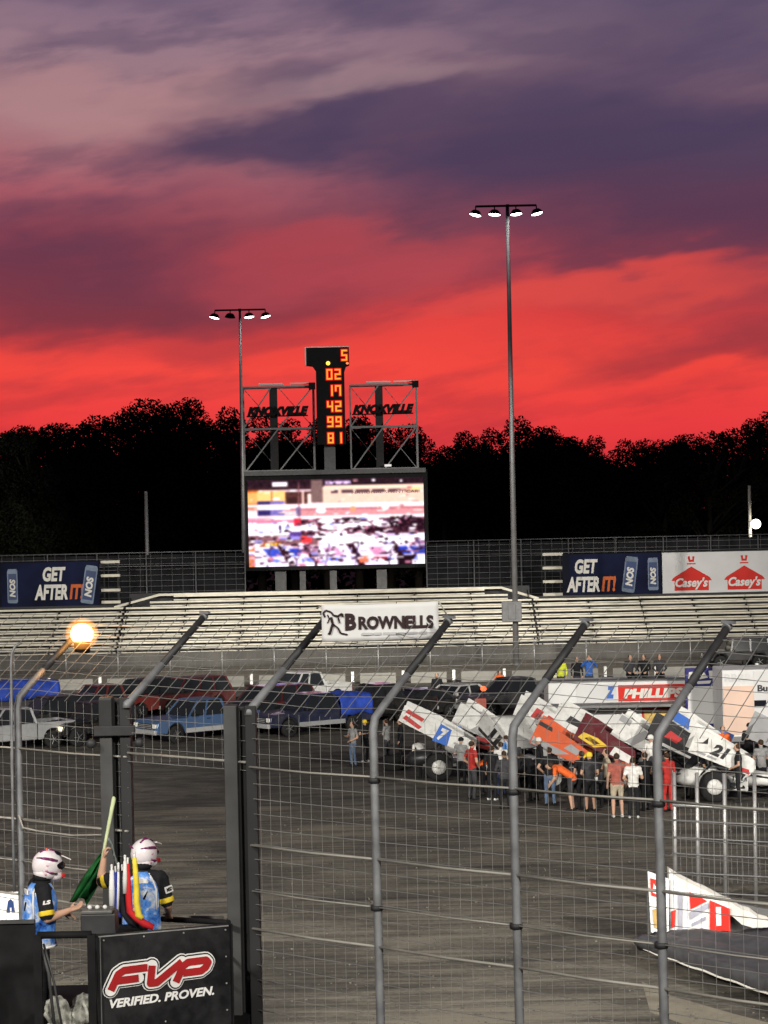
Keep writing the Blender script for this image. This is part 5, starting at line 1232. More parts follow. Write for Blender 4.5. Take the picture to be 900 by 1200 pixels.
def vehicle(label, cat, kind, loc, yaw, body, lit=False, two=None, cargo=None, name=None, tint=None, group='vehicles parked in the infield'):
    """x forward. kinds: pickup, suv, sedan"""
    nm = name or {'pickup': 'pickup_truck', 'suv': 'sport_utility_vehicle', 'sedan': 'parked_car', 'jeep': 'offroad_vehicle'}[kind]
    t = thing(nm, label, cat, loc, rad(yaw), group)
    D = {'pickup': dict(L=5.5, W=1.95, belt=1.14, hood=1.08, roof=1.84, r=.39, wx=1.72, lo=.42, cw=(1.05, .45, -.75, -.95), bed=-.98),
         'suv': dict(L=5.0, W=1.95, belt=1.12, hood=1.06, roof=1.83, r=.38, wx=1.48, lo=.4, cw=(1.05, .45, -2.1, -2.4), bed=None),
         'sedan': dict(L=4.8, W=1.82, belt=.95, hood=.9, roof=1.43, r=.33, wx=1.4, lo=.28, cw=(1.0, .25, -1.05, -1.75), bed=None),
         'jeep': dict(L=4.0, W=1.75, belt=1.08, hood=1.1, roof=1.85, r=.42, wx=1.2, lo=.5, cw=(.55, .4, -1.75, -1.85), bed=None)}[kind]
    hl, W, wx, r = D['L'] / 2, D['W'], D['wx'], D['r']; ra = r + .07; lo = D['lo']; bel = D['belt']; hd = D['hood']
    nose = [(hl, lo + .05), (hl + .02, hd - .32), (hl - .06, hd - .12), (hl - .25, hd - .03), (D['cw'][0] + .05, hd + .03), (D['cw'][0] - .05, bel)]
    bk = D['bed'] if D['bed'] is not None else -hl
    tail = [(bk, bel)] if D['bed'] is not None else [(-hl + .12, bel - .02), (-hl, bel - .15), (-hl - .02, lo + .15)]
    low = [(-hl + .05, lo)] + arc(-wx, lo + .02, ra) + arc(wx, lo + .02, ra) if D['bed'] is None else [(bk, lo)] + [p for p in arc(wx, lo + .02, ra)]
    poly = nose + tail + low
    s = MB(); s.prism(poly, (0, 0, 0), X3, Z3, W / 2, back=W / 2); s.build('body', body, t, bevel=.055)
    for sy in (-1, 1):
        for cx in (wx, -wx):
            s = MB()
            pts = [(cx + ra * math.cos(a_ * PI / 8), sy * (W / 2 - .2), lo + .02 + ra * math.sin(a_ * PI / 8)) for a_ in range(9)]
            s.tube(pts, .12, 6); s.build('wheel_well', TRIM, t)
    x0, x1, x2, x3 = D['cw']; rf = D['roof']; wi = W / 2 - .06; wt = W / 2 - .24
    # greenhouse: glass core with painted pillars and roof
    s = MB(); A = [(x0, wi, bel), (x3, wi, bel), (x2, wt, rf - .05), (x1, wt, rf - .05)]; B = [(x, -y, z) for x, y, z in A]
    s.add(A + B, [(0, 1, 2, 3), (4, 7, 6, 5), (0, 3, 7, 4), (1, 5, 6, 2), (3, 2, 6, 7), (0, 4, 5, 1)]); s.build('window_glass', GLASS, t)
    pk = .075
    def pil(xa, xb, w_=pk):
        for sy in (1, -1): s = MB(); s.bar((xa, sy * (wi + .005), bel - .02), (xb, sy * (wt + .005), rf - .04), w_, .05, up=(0, 1, 0)); s.build('pillar', body, t)
    pil(x0, x1); pil(x3, x2, .10)
    n = {'pickup': (.42,), 'suv': (.38, .68), 'sedan': (.48,), 'jeep': (.5,)}[kind]
    for f in n: pil(x0 + (x3 - x0) * f, x1 + (x2 - x1) * f, .085)
    s = MB(); s.add([(x1 + .06, wt + .02, rf - .06), (x2 - .06, wt + .02, rf - .06), (x2 - .06, -wt - .02, rf - .06), (x1 + .06, -wt - .02, rf - .06), (x1 - .02, wt - .08, rf), (x2 + .05, wt - .08, rf), (x2 + .05, -wt + .08, rf), (x1 - .02, -wt + .08, rf)],
                    [(0, 1, 2, 3), (4, 5, 6, 7), (0, 1, 5, 4), (1, 2, 6, 5), (2, 3, 7, 6), (3, 0, 4, 7)]); s.build('roof', body, t, bevel=.02)
    if D['bed'] is not None:
        s = MB(); poly = [(bk - .03, bel + .02), (-hl, bel + .02), (-hl, lo + .1)] + arc(-wx, lo + .02, ra) + [(bk - .03, lo)]
        for sy in (-1, 1): s.prism(poly, (0, sy * (W / 2 - .04), 0), X3, Z3, .045, back=.045)
        s.box((-hl + .03, 0, (bel + lo) / 2 + .1), (.07, W - .16, bel - lo - .15)); s.box((bk - .07, 0, (bel + lo) / 2 + .05), (.06, W - .16, bel - lo)); s.box(((bk - hl) / 2, 0, lo + .22), (hl + bk - .1, W - .16, .06)); s.build('bed', body, t, bevel=.02)
    for x in (wx, -wx):
        for sy in (-1, 1): wheel_at(t, x, sy * (W / 2 - .12), r, .24)
    s = MB(); s.box((hl + .06, 0, lo + .12), (.14, W - .04, .2)); s.build('front_bumper', CHROME if kind in ('pickup', 'suv') else body, t, bevel=.03)
    s = MB(); s.box((-hl - .06, 0, lo + .14), (.12, W - .06, .18)); s.build('rear_bumper', CHROME if kind == 'pickup' else body, t, bevel=.03)
    s = MB(); s.box((hl + .015, 0, hd - .29), (.05, W * .56, .24), mi=0)
    for k in (-.07, .0, .07): s.box((hl + .045, 0, hd - .29 + k), (.02, W * .56, .025), mi=1)
    s.build('grille', [TRIM, CHROME], t)
    for sy in (-1, 1):
        s = MB(); s.box((hl, sy * (W / 2 - .2), hd - .27), (.08, .3, .19)); s.build('headlight', E('lit_headlight', (1, .85, .55), 2.0) if lit else HEADL, t, bevel=.03)
        s = MB(); s.box((-hl + .0, sy * (W / 2 - .1), bel - .25), (.08, .14, .3)); s.build('tail_light', TAILL, t)
        s = MB(); s.box((x0 - .15, sy * (W / 2 + .1), bel + .1), (.1, .2, .16)); s.build('mirror', TRIM if kind != 'sedan' else body, t, bevel=.03)
    for sy in (-1, 1):
        for xx in ([.05] + ([-.95] if kind == 'suv' else [-.5] if kind == 'sedan' else [])): s = MB(); s.box((xx, sy * (W / 2 + .012), bel - .14), (.18, .03, .035)); s.build('door_handle', TRIM, t)
    if two:
        s = MB(); s.box((0, 0, lo + .12), (2 * (wx - ra) - .06, W + .012, .2)); s.build('rocker_panel', two, t)
    if kind == 'jeep':
        s = MB(); s.lathe([(.12, -.1), (.36, -.1), (.39, 0), (.36, .1), (.12, .1)], (-hl - .2, 0, 1.0), (1, 0, 0), 16); s.build('spare_wheel', TYRE, t)
    return t
def gv(px, py): return G(px, py)
BLUE = paint('blue', (.07, .14, .29)); NAVYP = paint('navy', (.018, .024, .06)); BLK = paint('black', (.014, .014, .016)); MAR = paint('maroon', (.10, .016, .017)); WHT = paint('white', (.62, .62, .6)); SLV = paint('silver', (.36, .37, .38)); DGR = paint('dark_grey', (.05, .05, .055)); REDP = paint('red', (.2, .028, .024))
# yaw 180 = nose to the left of the picture; more than 180 turns the nose towards the camera
vehicle('blue pickup truck with silver trim, parked beside the black column', 'pickup truck', 'pickup', gv(232, 866), 218, BLUE, two=CHROME, group=None)
vehicle('dark navy pickup truck with a blue tarp over its bed, headlight shining', 'pickup truck', 'pickup', gv(365, 859), 214, NAVYP, two=SLV)
vehicle('black pickup truck parked behind the navy one with the blue tarp', 'pickup truck', 'pickup', gv(443, 846), 211, BLK)
vehicle('white pickup truck parked in the row behind the maroon sedan', 'pickup truck', 'pickup', gv(352, 829), 223, WHT)
vehicle('maroon sport utility vehicle parked behind the navy pickup', 'car', 'suv', gv(312, 848), 218, MAR)
vehicle('black sedan parked tight to the right of the blue pickup', 'car', 'sedan', gv(288, 858), 216, BLK)
vehicle('dark maroon sport utility vehicle with a broad windscreen behind the blue pickup', 'car', 'suv', gv(216, 836), 222, MAR)
vehicle('black sport utility vehicle between the maroon ones and the black column', 'car', 'suv', gv(168, 838), 226, BLK)
vehicle('red pickup truck behind the black offroad vehicle', 'pickup truck', 'pickup', gv(118, 846), 216, REDP)
vehicle('black open offroad vehicle with an amber light on its nose', 'offroad vehicle', 'jeep', gv(108, 871), 219, BLK, lit=True)
vehicle('pale pickup truck nearest the hooked steel conduit', 'pickup truck', 'pickup', gv(10, 878), 211, SLV)
vehicle('black sport utility vehicle between the pale pickup and the offroad vehicle', 'car', 'suv', gv(62, 862), 211, BLK)
vehicle('silver car with its bonnet towards the camera, below the red beacon', 'car', 'sedan', gv(532, 836), 225, WHT)
vehicle('dark grey pickup truck parked behind the sprint cars', 'pickup truck', 'pickup', gv(602, 838), 207, DGR)
vehicle('black car hidden behind the white wing with the blue seven', 'car', 'sedan', gv(488, 842), 211, BLK)
t = vehicle('dark push vehicle with a glowing amber lamp on the back straight', 'push truck', 'jeep', G(864, 783), 185, DGR, name='push_truck', group=None)
t = vehicle('small dark van parked under a bright blue tarp', 'van', 'suv', gv(8, 846), 207, DGR)
TARP = M('blue_tarp', (.03, .07, .40), .5, 0, .35, 2.5, .4)
def tarp(label, x0, x1, w_, z0, z1, base, yaw):
    nx, ny = 18, 16; vs = []; fs = []; r2 = random.Random(9)
    for i in range(nx + 1):
        for j in range(ny + 1):
            u, v_ = i / nx, j / ny * 2 - 1; z = z1 - (z1 - z0) * max(0, abs(v_) - .62) / .38 - .1 * abs(u - .5) + .05 * math.sin(u * 9 + v_ * 5) + r2.uniform(-.02, .02); vs.append(V((x0 + (x1 - x0) * u, w_ / 2 * min(1.02, abs(v_) / .75) * (1 if v_ > 0 else -1), z)))
    for i in range(nx):
        for j in range(ny): q = i * (ny + 1) + j; fs.append((q, q + ny + 1, q + ny + 2, q + 1))
    s = MB(); s.add(vs, fs, 0, True); o = s.build('tarp', TARP); o.location = base; o.rotation_euler = (0, 0, rad(yaw)); tag(o, label, 'tarp'); m_ = o.modifiers.new('thick', 'SOLIDIFY'); m_.thickness = .02
tarp('crumpled blue tarp draped over the bed of the navy pickup', -2.7, -.95, 2.1, .85, 1.75, gv(365, 859), 214)
tarp('bright blue tarp over the small dark van', -2.45, 1.0, 2.1, 1.15, 2.02, gv(8, 846), 207)
# beacon on a stand by the silver car
q = G(566, 846); t = thing('beacon', 'glowing red beacon on a post above the sprint cars', 'beacon', q); k = q.y / F
s = MB(); s.tube([q, q + V((0, 0, 1.35))], .05, 8); s.build('post', DGR, t, world=True)
s = MB(); s.ell(P(566.5, 807, q.y), (.14, .14, .12), 12, 8); s.build('lamp', E('red_beacon', (1, .10, .03), 3.5), t, world=True)
s = MB(); b_ = P(563, 824, q.y); s.box(b_, (.55, .3, .45)); s.build('housing', M('faded_red', (.42, .12, .09), .7, 0, .2, 3), t, world=True, bevel=.03)
# ------------------------------------------------------------------ winged sprint cars (x forward, nose to the right)
SW = M('wing_white', (.68, .68, .66), .5, 0, .06, 1.5, dirt=.45); ALU = M('brushed_alloy', (.5, .5, .5), .35, .8, .1, 6)
def sprint(label, loc, yaw, wing, side, body, decor, rake=24, foil=None, scale=1.0, tint=None):
    t = thing('sprint_car', label, 'sprint car', loc, rad(yaw), 'winged sprint cars in the pits'); t.scale = (1.10,) * 3
    for x, r, w_, sy in ((0, .47, .46, -1), (0, .45, .42, 1), (2.15, .33, .26, -1), (2.15, .33, .26, 1)):
        wheel_at(t, x, sy * (.72 if x == 0 else .66), r, w_, .52, ALU if x else SW)
    # nose, hood, cockpit sides, tail tank
    s = MB(); rings = [(2.55, .10, .12, .42), (2.2, .2, .17, .5), (1.6, .27, .22, .60), (1.05, .30, .26, .66)]
    for (xa, wa, ha, za), (xb, wb, hb, zb) in zip(rings, rings[1:]): pass
    s.tube([(x, 0, z) for x, w_, h_, z in rings], [(h_, w_) for x, w_, h_, z in rings], 14, ref=(0, 0, 1)); s.build('hood', body, t)
    s = MB(); s.prism([(1.05, .25), (1.05, .8), (.75, .72), (.35, .72), (.1, .95), (-.25, .98), (-.25, .32)], (0, 0, 0), X3, Z3, .36, back=.36); s.build('cockpit_panel', body, t, bevel=.04)
    s = MB(); s.tube([(-.25, 0, .68), (-.55, 0, .70), (-.95, 0, .66), (-1.15, 0, .62)], [(.30, .36), (.32, .38), (.26, .3), (.1, .14)], 14, ref=(0, 0, 1)); s.build('tail_tank', decor.get('tail', body), t)
    # roll cage and bumpers
    s = MB(); c = .028
    for sy in (-.34, .34):
        s.tube([(1.05, sy, .78), (.75, sy * .95, 1.12), (.05, sy * .95, 1.24), (-.2, sy, .95)], c, 7); s.tube([(.05, sy * .95, 1.24), (-.45, sy, .72)], c, 7); s.tube([(1.05, sy, .78), (2.2, sy * .55, .55)], c, 7); s.tube([(1.05, sy, .26), (2.2, sy * .55, .34)], c, 7); s.tube([(.9, sy * 2.2, .42), (.5, sy * 2.5, .42), (.2, sy * 2.3, .42)], c, 7); s.tube([(.9, sy, .42), (.9, sy * 2.2, .42)], c, 7); s.tube([(.3, sy, .42), (.3, sy * 2.4, .42)], c, 7)
    s.tube([(.75, -.32, 1.12), (.75, .32, 1.12)], c, 7); s.tube([(.05, -.32, 1.24), (.05, .32, 1.24)], c, 7)
    s.tube([(-.95, -.3, .45), (-1.3, -.28, .45), (-1.3, .28, .45), (-.95, .3, .45)], c, 7); s.tube([(-1.3, -.2, .45), (-1.28, -.2, .8), (-1.0, -.2, .8)], c, 7); s.tube([(2.2, -.2, .36), (2.65, -.22, .36), (2.65, .22, .36), (2.2, .2, .36)], c, 7)
    s.tube([(2.15, -.66, .33), (2.15, .66, .33)], .035, 7); s.tube([(0, -.72, .46), (0, .72, .46)], .05, 8); s.build('roll_cage', TRIM, t)
    s = MB(); s.box((.75, 0, .55), (.6, .4, .4))
    for sy in (-1, 1):
        for k in range(4): s.tube([(1.0 - k * .13, sy * .3, .72), (.98 - k * .13, sy * .46, .62), (.6, sy * .5, .5)], .03, 6)
        s.tube([(.7, sy * .5, .5), (-.3, sy * .52, .5), (-.55, sy * .56, .5)], .06, 8)
    s.build('engine', ALU, t)
    s = MB(); s.box((-.05, 0, .62), (.12, .42, .6), Matrix.Rotation(rad(-12), 3, 'Y')); s.box((.15, 0, .42), (.5, .42, .12)); s.build('seat', TRIM, t, bevel=.04)
    # top wing
    rk = Matrix.Rotation(rad(rake), 3, 'Y'); o = V((.28, 0, 1.46)); ax = rk @ X3; az = rk @ Z3
    s = MB(); vs = []; n = 10
    for sy in (-.76, .76):
        for i in range(n + 1):
            u = i / n; vs.append(o + ax * (.78 - 1.56 * u) + az * (.05 + .10 * math.sin(PI * u) ** .8 * .5 + .22 * u ** 3) + V((0, sy, 0)))
    fs = [(i, i + 1, n + 2 + i, n + 1 + i) for i in range(n)]
    s.add(vs, fs, 0, True); w_ = s.build('top_wing', foil or wing, t); md = w_.modifiers.new('thick', 'SOLIDIFY'); md.thickness = .045
    for sy in (-1, 1):
        s = MB(); ex = decor.get('ext', 0); pol = [(-1.02 - ex, -.36 + ex * .35), (.98, -.30), (1.08, -.02), (.95, .22), (-.55, .44), (-1.02 - ex, .46)]
        s.prism(pol, o + V((0, sy * .79, 0)), ax, az, .012, back=.012); sp_ = s.build('side_panel', side, t, bevel=.008)
        ux = ax if sy < 0 else -ax
        nn = ux.cross(az)
        for kind, args in decor['art']:
            s = MB()
            if kind == 'text':
                tx, cx, cz, w2, h2, mt, sh = args; put_text(s, tx, o + V((0, sy * .79, 0)) + ux * cx + az * cz, ux, az, w2, h2, lift=.021, bold=.06, shear=sh); s.build('lettering', mt, sp_)
            elif kind == 'poly':
                pp, mt = args; s.prism(pp, o + V((0, sy * .79, 0)), ux, az, .018, back=-.0125); s.build('painted_field', mt, sp_)
    for x, z in ((.62, 1.0), (-.15, 1.05)):
        for sy in (-.3, .3): s = MB(); s.tube([(x, sy, z), o + ax * (x - .28) + V((0, sy, .03))], .022, 6); s.build('wing_post', ALU, t)
    # front wing
    o2 = V((2.42, 0, .66)); r2_ = Matrix.Rotation(rad(14), 3, 'Y'); a2, z2 = r2_ @ X3, r2_ @ Z3
    s = MB(); s.box(o2, (.52, .88, .03), r2_); fw = s.build('front_wing', wing, t)
    for sy in (-1, 1):
        s = MB(); s.prism([(-.34, -.16), (.34, -.13), (.36, .04), (-.1, .2), (-.34, .2)], o2 + V((0, sy * .45, 0)), a2, z2, .01, back=.01); s.build('end_plate', decor.get('plate', side), fw)
    return t
K_ = M('wing_black', (.018, .018, .02), .4, 0, .2, 2); OR_ = M('wing_orange', (.62, .11, .04), .5, 0, .12, 2, dirt=.5); MA_ = M('wing_maroon', (.10, .012, .02), .5, 0, .15, 2, dirt=.4); BL_ = M('wing_blue', (.03, .13, .50), .4, 0, .12, 2); YE_ = M('wing_yellow', (.70, .48, .04), .4, 0, .1, 2); RE_ = M('wing_red', (.45, .03, .03), .4, 0, .12, 2); GR_ = M('wing_grey', (.3, .3, .31), .4, 0, .12, 2)
sprint('white sprint car with a blue 7 on its wing', G(516, 912), -4, SW, SW, K_, dict(plate=BL_, tail=K_, ext=.7, art=[('poly', ([(-1.62, .02), (-.98, -.12), (-.9, .0), (-1.55, .16)], RE_)), ('poly', ([(-1.62, .24), (-.98, .16), (-.92, .28), (-1.55, .38)], RE_)), ('poly', ([(-.42, -.28), (.12, -.26), (.06, .3), (-.36, .36)], BL_)), ('text', ('7', -.16, .03, .30, .44, SW, .2)), ('poly', ([(.5, -.29), (.96, -.28), (1.0, -.2), (.5, -.21)], K_)), ('poly', ([(.28, -.1), (.5, -.1), (.52, -.03), (.3, -.03)], GR_)), ('poly', ([(.55, -.11), (.82, -.1), (.84, -.04), (.57, -.04)], GR_))]))
sprint('white sprint car with bold black stripes standing nose to the camera', G(598, 912), -58, SW, SW, SW, dict(art=[('poly', ([(-.35, -.2), (-.15, -.2), (.05, .28), (-.15, .28)], K_)), ('poly', ([(.0, -.2), (.2, -.2), (.4, .26), (.2, .26)], K_)), ('poly', ([(.5, -.1), (.8, -.05), (.7, .1), (.55, .05)], K_)), ('poly', ([(-.95, -.32), (.9, -.28), (.8, -.18), (-.95, -.2)], K_))]), rake=30)
sprint('orange and black sprint car behind the workers in orange', G(652, 925), -8, OR_, OR_, K_, dict(tail=K_, art=[('poly', ([(-.98, -.34), (-.1, -.32), (.3, -.12), (-.98, -.1)], GR_)), ('poly', ([(.05, -.02), (.5, -.05), (.62, .12), (.2, .2)], GR_)), ('poly', ([(-1.0, .3), (-.5, .28), (-.55, .41), (-1.0, .43)], K_))]), rake=27)
sprint('maroon sprint car with a yellow flash and a black nose', G(702, 921), -8, K_, MA_, K_, dict(art=[('poly', ([(-.9, -.2), (-.3, -.28), (.1, -.05), (-.3, .05), (-.8, .02)], YE_)), ('poly', ([(-.7, -.14), (-.3, -.19), (-.15, -.08), (-.55, -.02)], MA_)), ('poly', ([(.25, -.25), (.95, -.24), (.9, -.0), (.3, .05)], SW))]), rake=27)
sprint('silver and white striped sprint car in front of the hauler', G(748, 917), -14, SW, SW, K_, dict(plate=YE_, art=[('poly', ([(-.5, -.3), (-.2, -.3), (.2, .3), (-.1, .34)], GR_)), ('poly', ([(.2, -.26), (.45, -.26), (.75, .15), (.5, .2)], K_)), ('poly', ([(-1.0, .2), (-.6, .2), (-.6, .4), (-1.0, .42)], GR_))]), rake=30)
sprint('black sprint car half hidden by the bent fence post', G(786, 921), -8, K_, K_, K_, dict(tail=SW, art=[('poly', ([(-.9, -.3), (.9, -.27), (.8, -.2), (-.9, -.2)], SW)), ('poly', ([(-.5, .0), (-.05, -.03), (.05, .2), (-.4, .26)], RE_))]), rake=27)
sprint('white sprint car numbered 21', G(836, 936), -5, SW, SW, SW, dict(plate=SW, tail=SW, art=[('text', ('21', -.12, .04, .56, .38, K_, .25)), ('poly', ([(-.95, -.02), (-.55, .1), (-.6, .3), (-.7, .1)], K_)), ('poly', ([(.35, -.28), (.98, -.27), (.9, -.12), (.5, -.17)], RE_)), ('poly', ([(-.8, -.27), (-.5, -.27), (-.48, -.2), (-.78, -.2)], GR_)), ('poly', ([(-.44, -.27), (-.14, -.26), (-.12, -.2), (-.42, -.2)], GR_))]), rake=24)
sprint('dark sprint car beyond the nose of the one numbered 21', G(905, 918), -6, K_, GR_, K_, dict(art=[('poly', ([(-.4, -.2), (.3, -.2), (.5, .1), (-.2, .2)], K_))]), rake=24)
sprint('black and white sprint car parked behind the orange one', G(630, 884), -10, K_, SW, K_, dict(art=[('poly', ([(-.4, -.15), (-.1, -.17), (.0, .2), (-.3, .24)], RE_)), ('poly', ([(.1, -.17), (.4, -.19), (.5, .1), (.2, .16)], RE_))]), rake=24)
sprint('white sprint car with a grey slash, between the blue 7 car and the striped one', G(560, 897), -12, SW, SW, SW, dict(art=[('poly', ([(-.3, -.28), (.1, -.28), (.5, .25), (.1, .3)], GR_))]), rake=27)
sprint('white winged car with a red nose stripe in front of the open hauler door', G(676, 897), -10, SW, SW, K_, dict(art=[('poly', ([(.3, -.28), (.98, -.27), (.9, -.1), (.4, -.14)], RE_)), ('poly', ([(-.6, -.05), (.0, -.1), (.1, .1), (-.5, .2)], K_))]), rake=22)
sprint('white winged car with a blue corner, tucked behind the one numbered 21', G(812, 912), -12, SW, SW, K_, dict(art=[('poly', ([(-1.0, .1), (-.4, .05), (-.5, .38), (-1.0, .42)], BL_))]), rake=28)
# ------------------------------------------------------------------ haulers, trailers, sign board in the pits
TW = M('trailer_white', (.76, .76, .76), .55, 0, .05, .8, dirt=.14); TG_ = M('trailer_grey', (.22, .22, .22), .6, 0, .12, .8); PEACH = M('trailer_peach', (.74, .54, .44), .5, 0, .1, .6)
def trailer(label, px0, px1, ytop, yground, depth, parts, name='race_trailer', cat='trailer', yaw=0.0):
    Y = G((px0 + px1) / 2, yground).y; b = Board((px0 + px1) / 2, (ytop + yground) / 2, Y, yaw); t = thing(name, label, cat, V((b.o.x, Y, 0)), 0, None)
    n = b.n; w_ = (px1 - px0) * b.s; ht = b.at(0, ytop).z
    s = MB(); s.prism([(-w_ / 2, .55 - b.o.z), (w_ / 2, .55 - b.o.z), (w_ / 2, ht - b.o.z), (-w_ / 2, ht - b.o.z)], b.o, b.ax, b.ay, 0, back=depth); s.build('body', TW, t, world=True, bevel=.04)
    s = MB(); s.prism([(-w_ / 2 + .1, .4 - b.o.z), (w_ / 2 - .1, .4 - b.o.z), (w_ / 2 - .1, .55 - b.o.z), (-w_ / 2 + .1, .55 - b.o.z)], b.o, b.ax, b.ay, -.1, back=depth - .1); s.build('chassis', DARK, t, world=True)
    for x in (px0 + (px1 - px0) * .62, px0 + (px1 - px0) * .80):
        for dp in (.16, depth - .16):
            q = b.at(x, yground) - n * dp; s = MB(); s.lathe([(.2, -.12), (.38, -.12), (.41, 0), (.38, .12), (.2, .12)], (q.x, q.y, .41), tuple(n), 16); s.build('wheel', TYRE, t, world=True)
    q = b.at(px0 + 6, yground) - n * .5; s = MB(); s.bar((q.x, q.y, 0), (q.x, q.y, .5), .1); s.build('jack', DARK, t, world=True)
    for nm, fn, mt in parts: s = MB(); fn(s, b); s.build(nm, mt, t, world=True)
    return t
def rc(x0, y0, x1, y1, lift=.004, th=.012): return lambda s, b: b.rect(s, x0, y0, x1, y1, lift, th)
def tx(tt, px, py, w_, h_, lift=.03, **k): return lambda s, b: b.text(s, tt, px, py, w_, h_, lift, **k)
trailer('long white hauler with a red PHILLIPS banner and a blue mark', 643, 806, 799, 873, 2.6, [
    ('grey_awning', rc(643, 823, 803, 826, .02, 1.3), TG_), ('side_sign', rc(676, 801, 723, 822, .01, .02), VWHITE), ('blue_mark', tx('Z', 716, 811, 11, 15, .04, bold=.1, shear=.2), BL_),
    ('red_banner', rc(725, 803, 803, 822, .01, .02), VRED), ('banner_lettering', tx('PHILLIPS', 766, 813, 70, 11.5, .04, bold=.06, shear=.15), LETW),
    ('doorway_shade', rc(651, 832, 680, 862, .01, .02), BLACKP), ('door_frame', lambda s, b: (b.rect(s, 643, 830, 649, 866, .01, .05), b.rect(s, 643, 828, 684, 831.5, .01, .05)), WHITE), ('lower_panel', rc(684, 827, 752, 850, .01, .02), VWHITE),  # flat black panel: shade inside the open doorway put into the colour
    ('red_panel', rc(752, 826, 804, 852, .01, .02), RE_), ('yellow_panel', rc(755, 832, 784, 853, .032, .012), M('yellow_vinyl', (.55, .38, .12), .5, 0, .4, 3)), ('roof_box', lambda s, b: b.rect(s, 643, 797.5, 806, 799, -1.2, 1.2), TG_)], name='hauler', cat='hauler')
trailer('tall white and peach trailer', 847, 985, 784, 883, 2.6, [('peach_panel', rc(848, 803, 884, 860, .005, .02), PEACH), ('upper_lettering', tx('RRRR', 866, 793, 33, 9, .03, bold=.04), VWHITE),
    ('side_sign', rc(884, 786, 940, 850, .005, .02), VWHITE), ('sign_lettering', tx('Bu', 894, 806, 12, 8, .03, bold=.05), K_), ('dark_label', rc(884, 820, 898, 827, .03, .01), NAVY), ('front_panel', rc(848, 862, 985, 868, .004, .03), TG_)])
Yg = G(827, 876).y; b = Board(827, 818, Yg); t = thing('sign_board', 'tall white sign board in a dark blue frame between hauler and trailer', 'sign board', V((b.o.x, Yg, 0)))
s = MB(); b.rect(s, 804, 783, 846, 851, -.25, .25); s.build('panel', M('frame_blue', (.035, .035, .17), .45, 0, .2, 2), t, world=True)
s = MB(); b.rect(s, 806, 804, 838, 848, .004, .02); s.build('white_face', VWHITE, t, world=True)
s = MB(); [b.poly(s, p_, .01) for p_ in ([(808, 787), (816, 787), (818, 791), (815, 795), (807, 795)], [(819, 790), (826, 788), (830, 794), (820, 796)], [(831, 786), (839, 786), (840, 790), (837, 791), (840, 795), (832, 795)], [(816, 798), (834, 797.5), (832, 801), (818, 801.5)])]; s.build('lettering', LETW, t, world=True)
s = MB()
for x in (808, 842): q = b.at(x, 850); s.bar((q.x, q.y + .12, 0), (q.x, q.y + .12, q.z), .1)
s.build('leg', DARK, t, world=True)
# clutter: stacked tyres, tool chests, jack stands
def tyres(px, py, n, label):
    q = G(px, py)
    for i in range(n):
        t = MB(); t.lathe([(.2, -.14), (.4, -.14), (.43, -.06), (.43, .06), (.4, .14), (.2, .14), (.2, -.14)], (0, 0, 0), (0, 0, 1), 18); o = t.build('spare_tyre', TYRE); o.location = q + V((R.uniform(-.03, .03), R.uniform(-.03, .03), .14 + .285 * i)); tag(o, label, 'tyre', 'stacked spare tyres')
tyres(612, 921, 3, 'black spare tyre in the stack beside the striped white car'); tyres(716, 923, 2, 'black spare tyre in the stack beside the maroon car'); tyres(462, 902, 2, 'black spare tyre in the stack behind the blue 7 car')
def chest(px, py, c, label):
    q = G(px, py); t = thing('tool_chest', label, 'tool chest', q); s = MB(); s.box((0, 0, .5), (.7, .5, .75)); s.build('cabinet', c, t, bevel=.02)
    for k in range(4): s = MB(); s.box((0, -.26, .22 + k * .18), (.62, .02, .15)); s.build('drawer', c, t)
    for x in (-.28, .28):
        for y in (-.18, .18): s = MB(); s.lathe([(.01, -.03), (.06, -.03), (.06, .03), (.01, .03)], (x, y, .06), (0, 1, 0), 10); s.build('caster', TYRE, t)
chest(588, 915, RE_, 'red tool chest on casters near the people in red'); chest(676, 905, BLK, 'black tool chest on casters behind the orange car'); chest(540, 895, GR_, 'grey tool chest on casters behind the blue 7 car'); chest(770, 898, BL_, 'blue tool chest on casters in front of the hauler')
# ------------------------------------------------------------------ the people in the pits
def pp(px, py): return G(px, py)
person('man in grey shirt and blue jeans standing left of the bent post', pp(414, 898), 130, 'chat', 'grey', 'jeans', 1.76)
person('person in dark clothes and yellow cap beside the man in jeans', pp(428, 893), 215, 'chat', 'black', 'charcoal', 1.70, hat='yellow', shoe='white')
person('person in grey sweater standing behind the bent post at left', pp(454, 894), 60, 'cross', 'grey', 'charcoal', 1.74, sleeves=True)
person('person all in black standing close to the white wing', pp(470, 895), 90, 'stand', 'black', 'black', 1.78, sleeves=True)
person('man in red shirt and dark trousers facing the striped car', pp(554, 937), -60, 'hips', 'red', 'charcoal', 1.82)
person('person in orange top and yellow cap beside the man in red', pp(566, 931), -100, 'bend', 'orange', 'black', 1.72, hat='yellow')
person('person in black with white shoes behind the people in red', pp(577, 938), -30, 'stand', 'black', 'black', 1.70, shoe='white', sleeves=True)
person('person in white shirt and navy trousers left of the second bent post', pp(588, 932), 20, 'chat', 'white', 'navy', 1.68, sleeves=True)
person('person in dark hooded top standing left of the second bent post', pp(592, 948), 10, 'cross', 'charcoal', 'black', 1.74, sleeves=True)
person('person in black crouching over a wheel right of the second bent post', pp(625, 938), 30, 'bend', 'black', 'black', 1.76, sleeves=True)
person('worker bending in orange vest and dark shorts', pp(670, 950), 75, 'bend', 'orange', 'charcoal', 1.82, shorts=True)
person('person in black shirt right of the bending orange worker', pp(683, 949), 20, 'stand', 'black', 'black', 1.75)
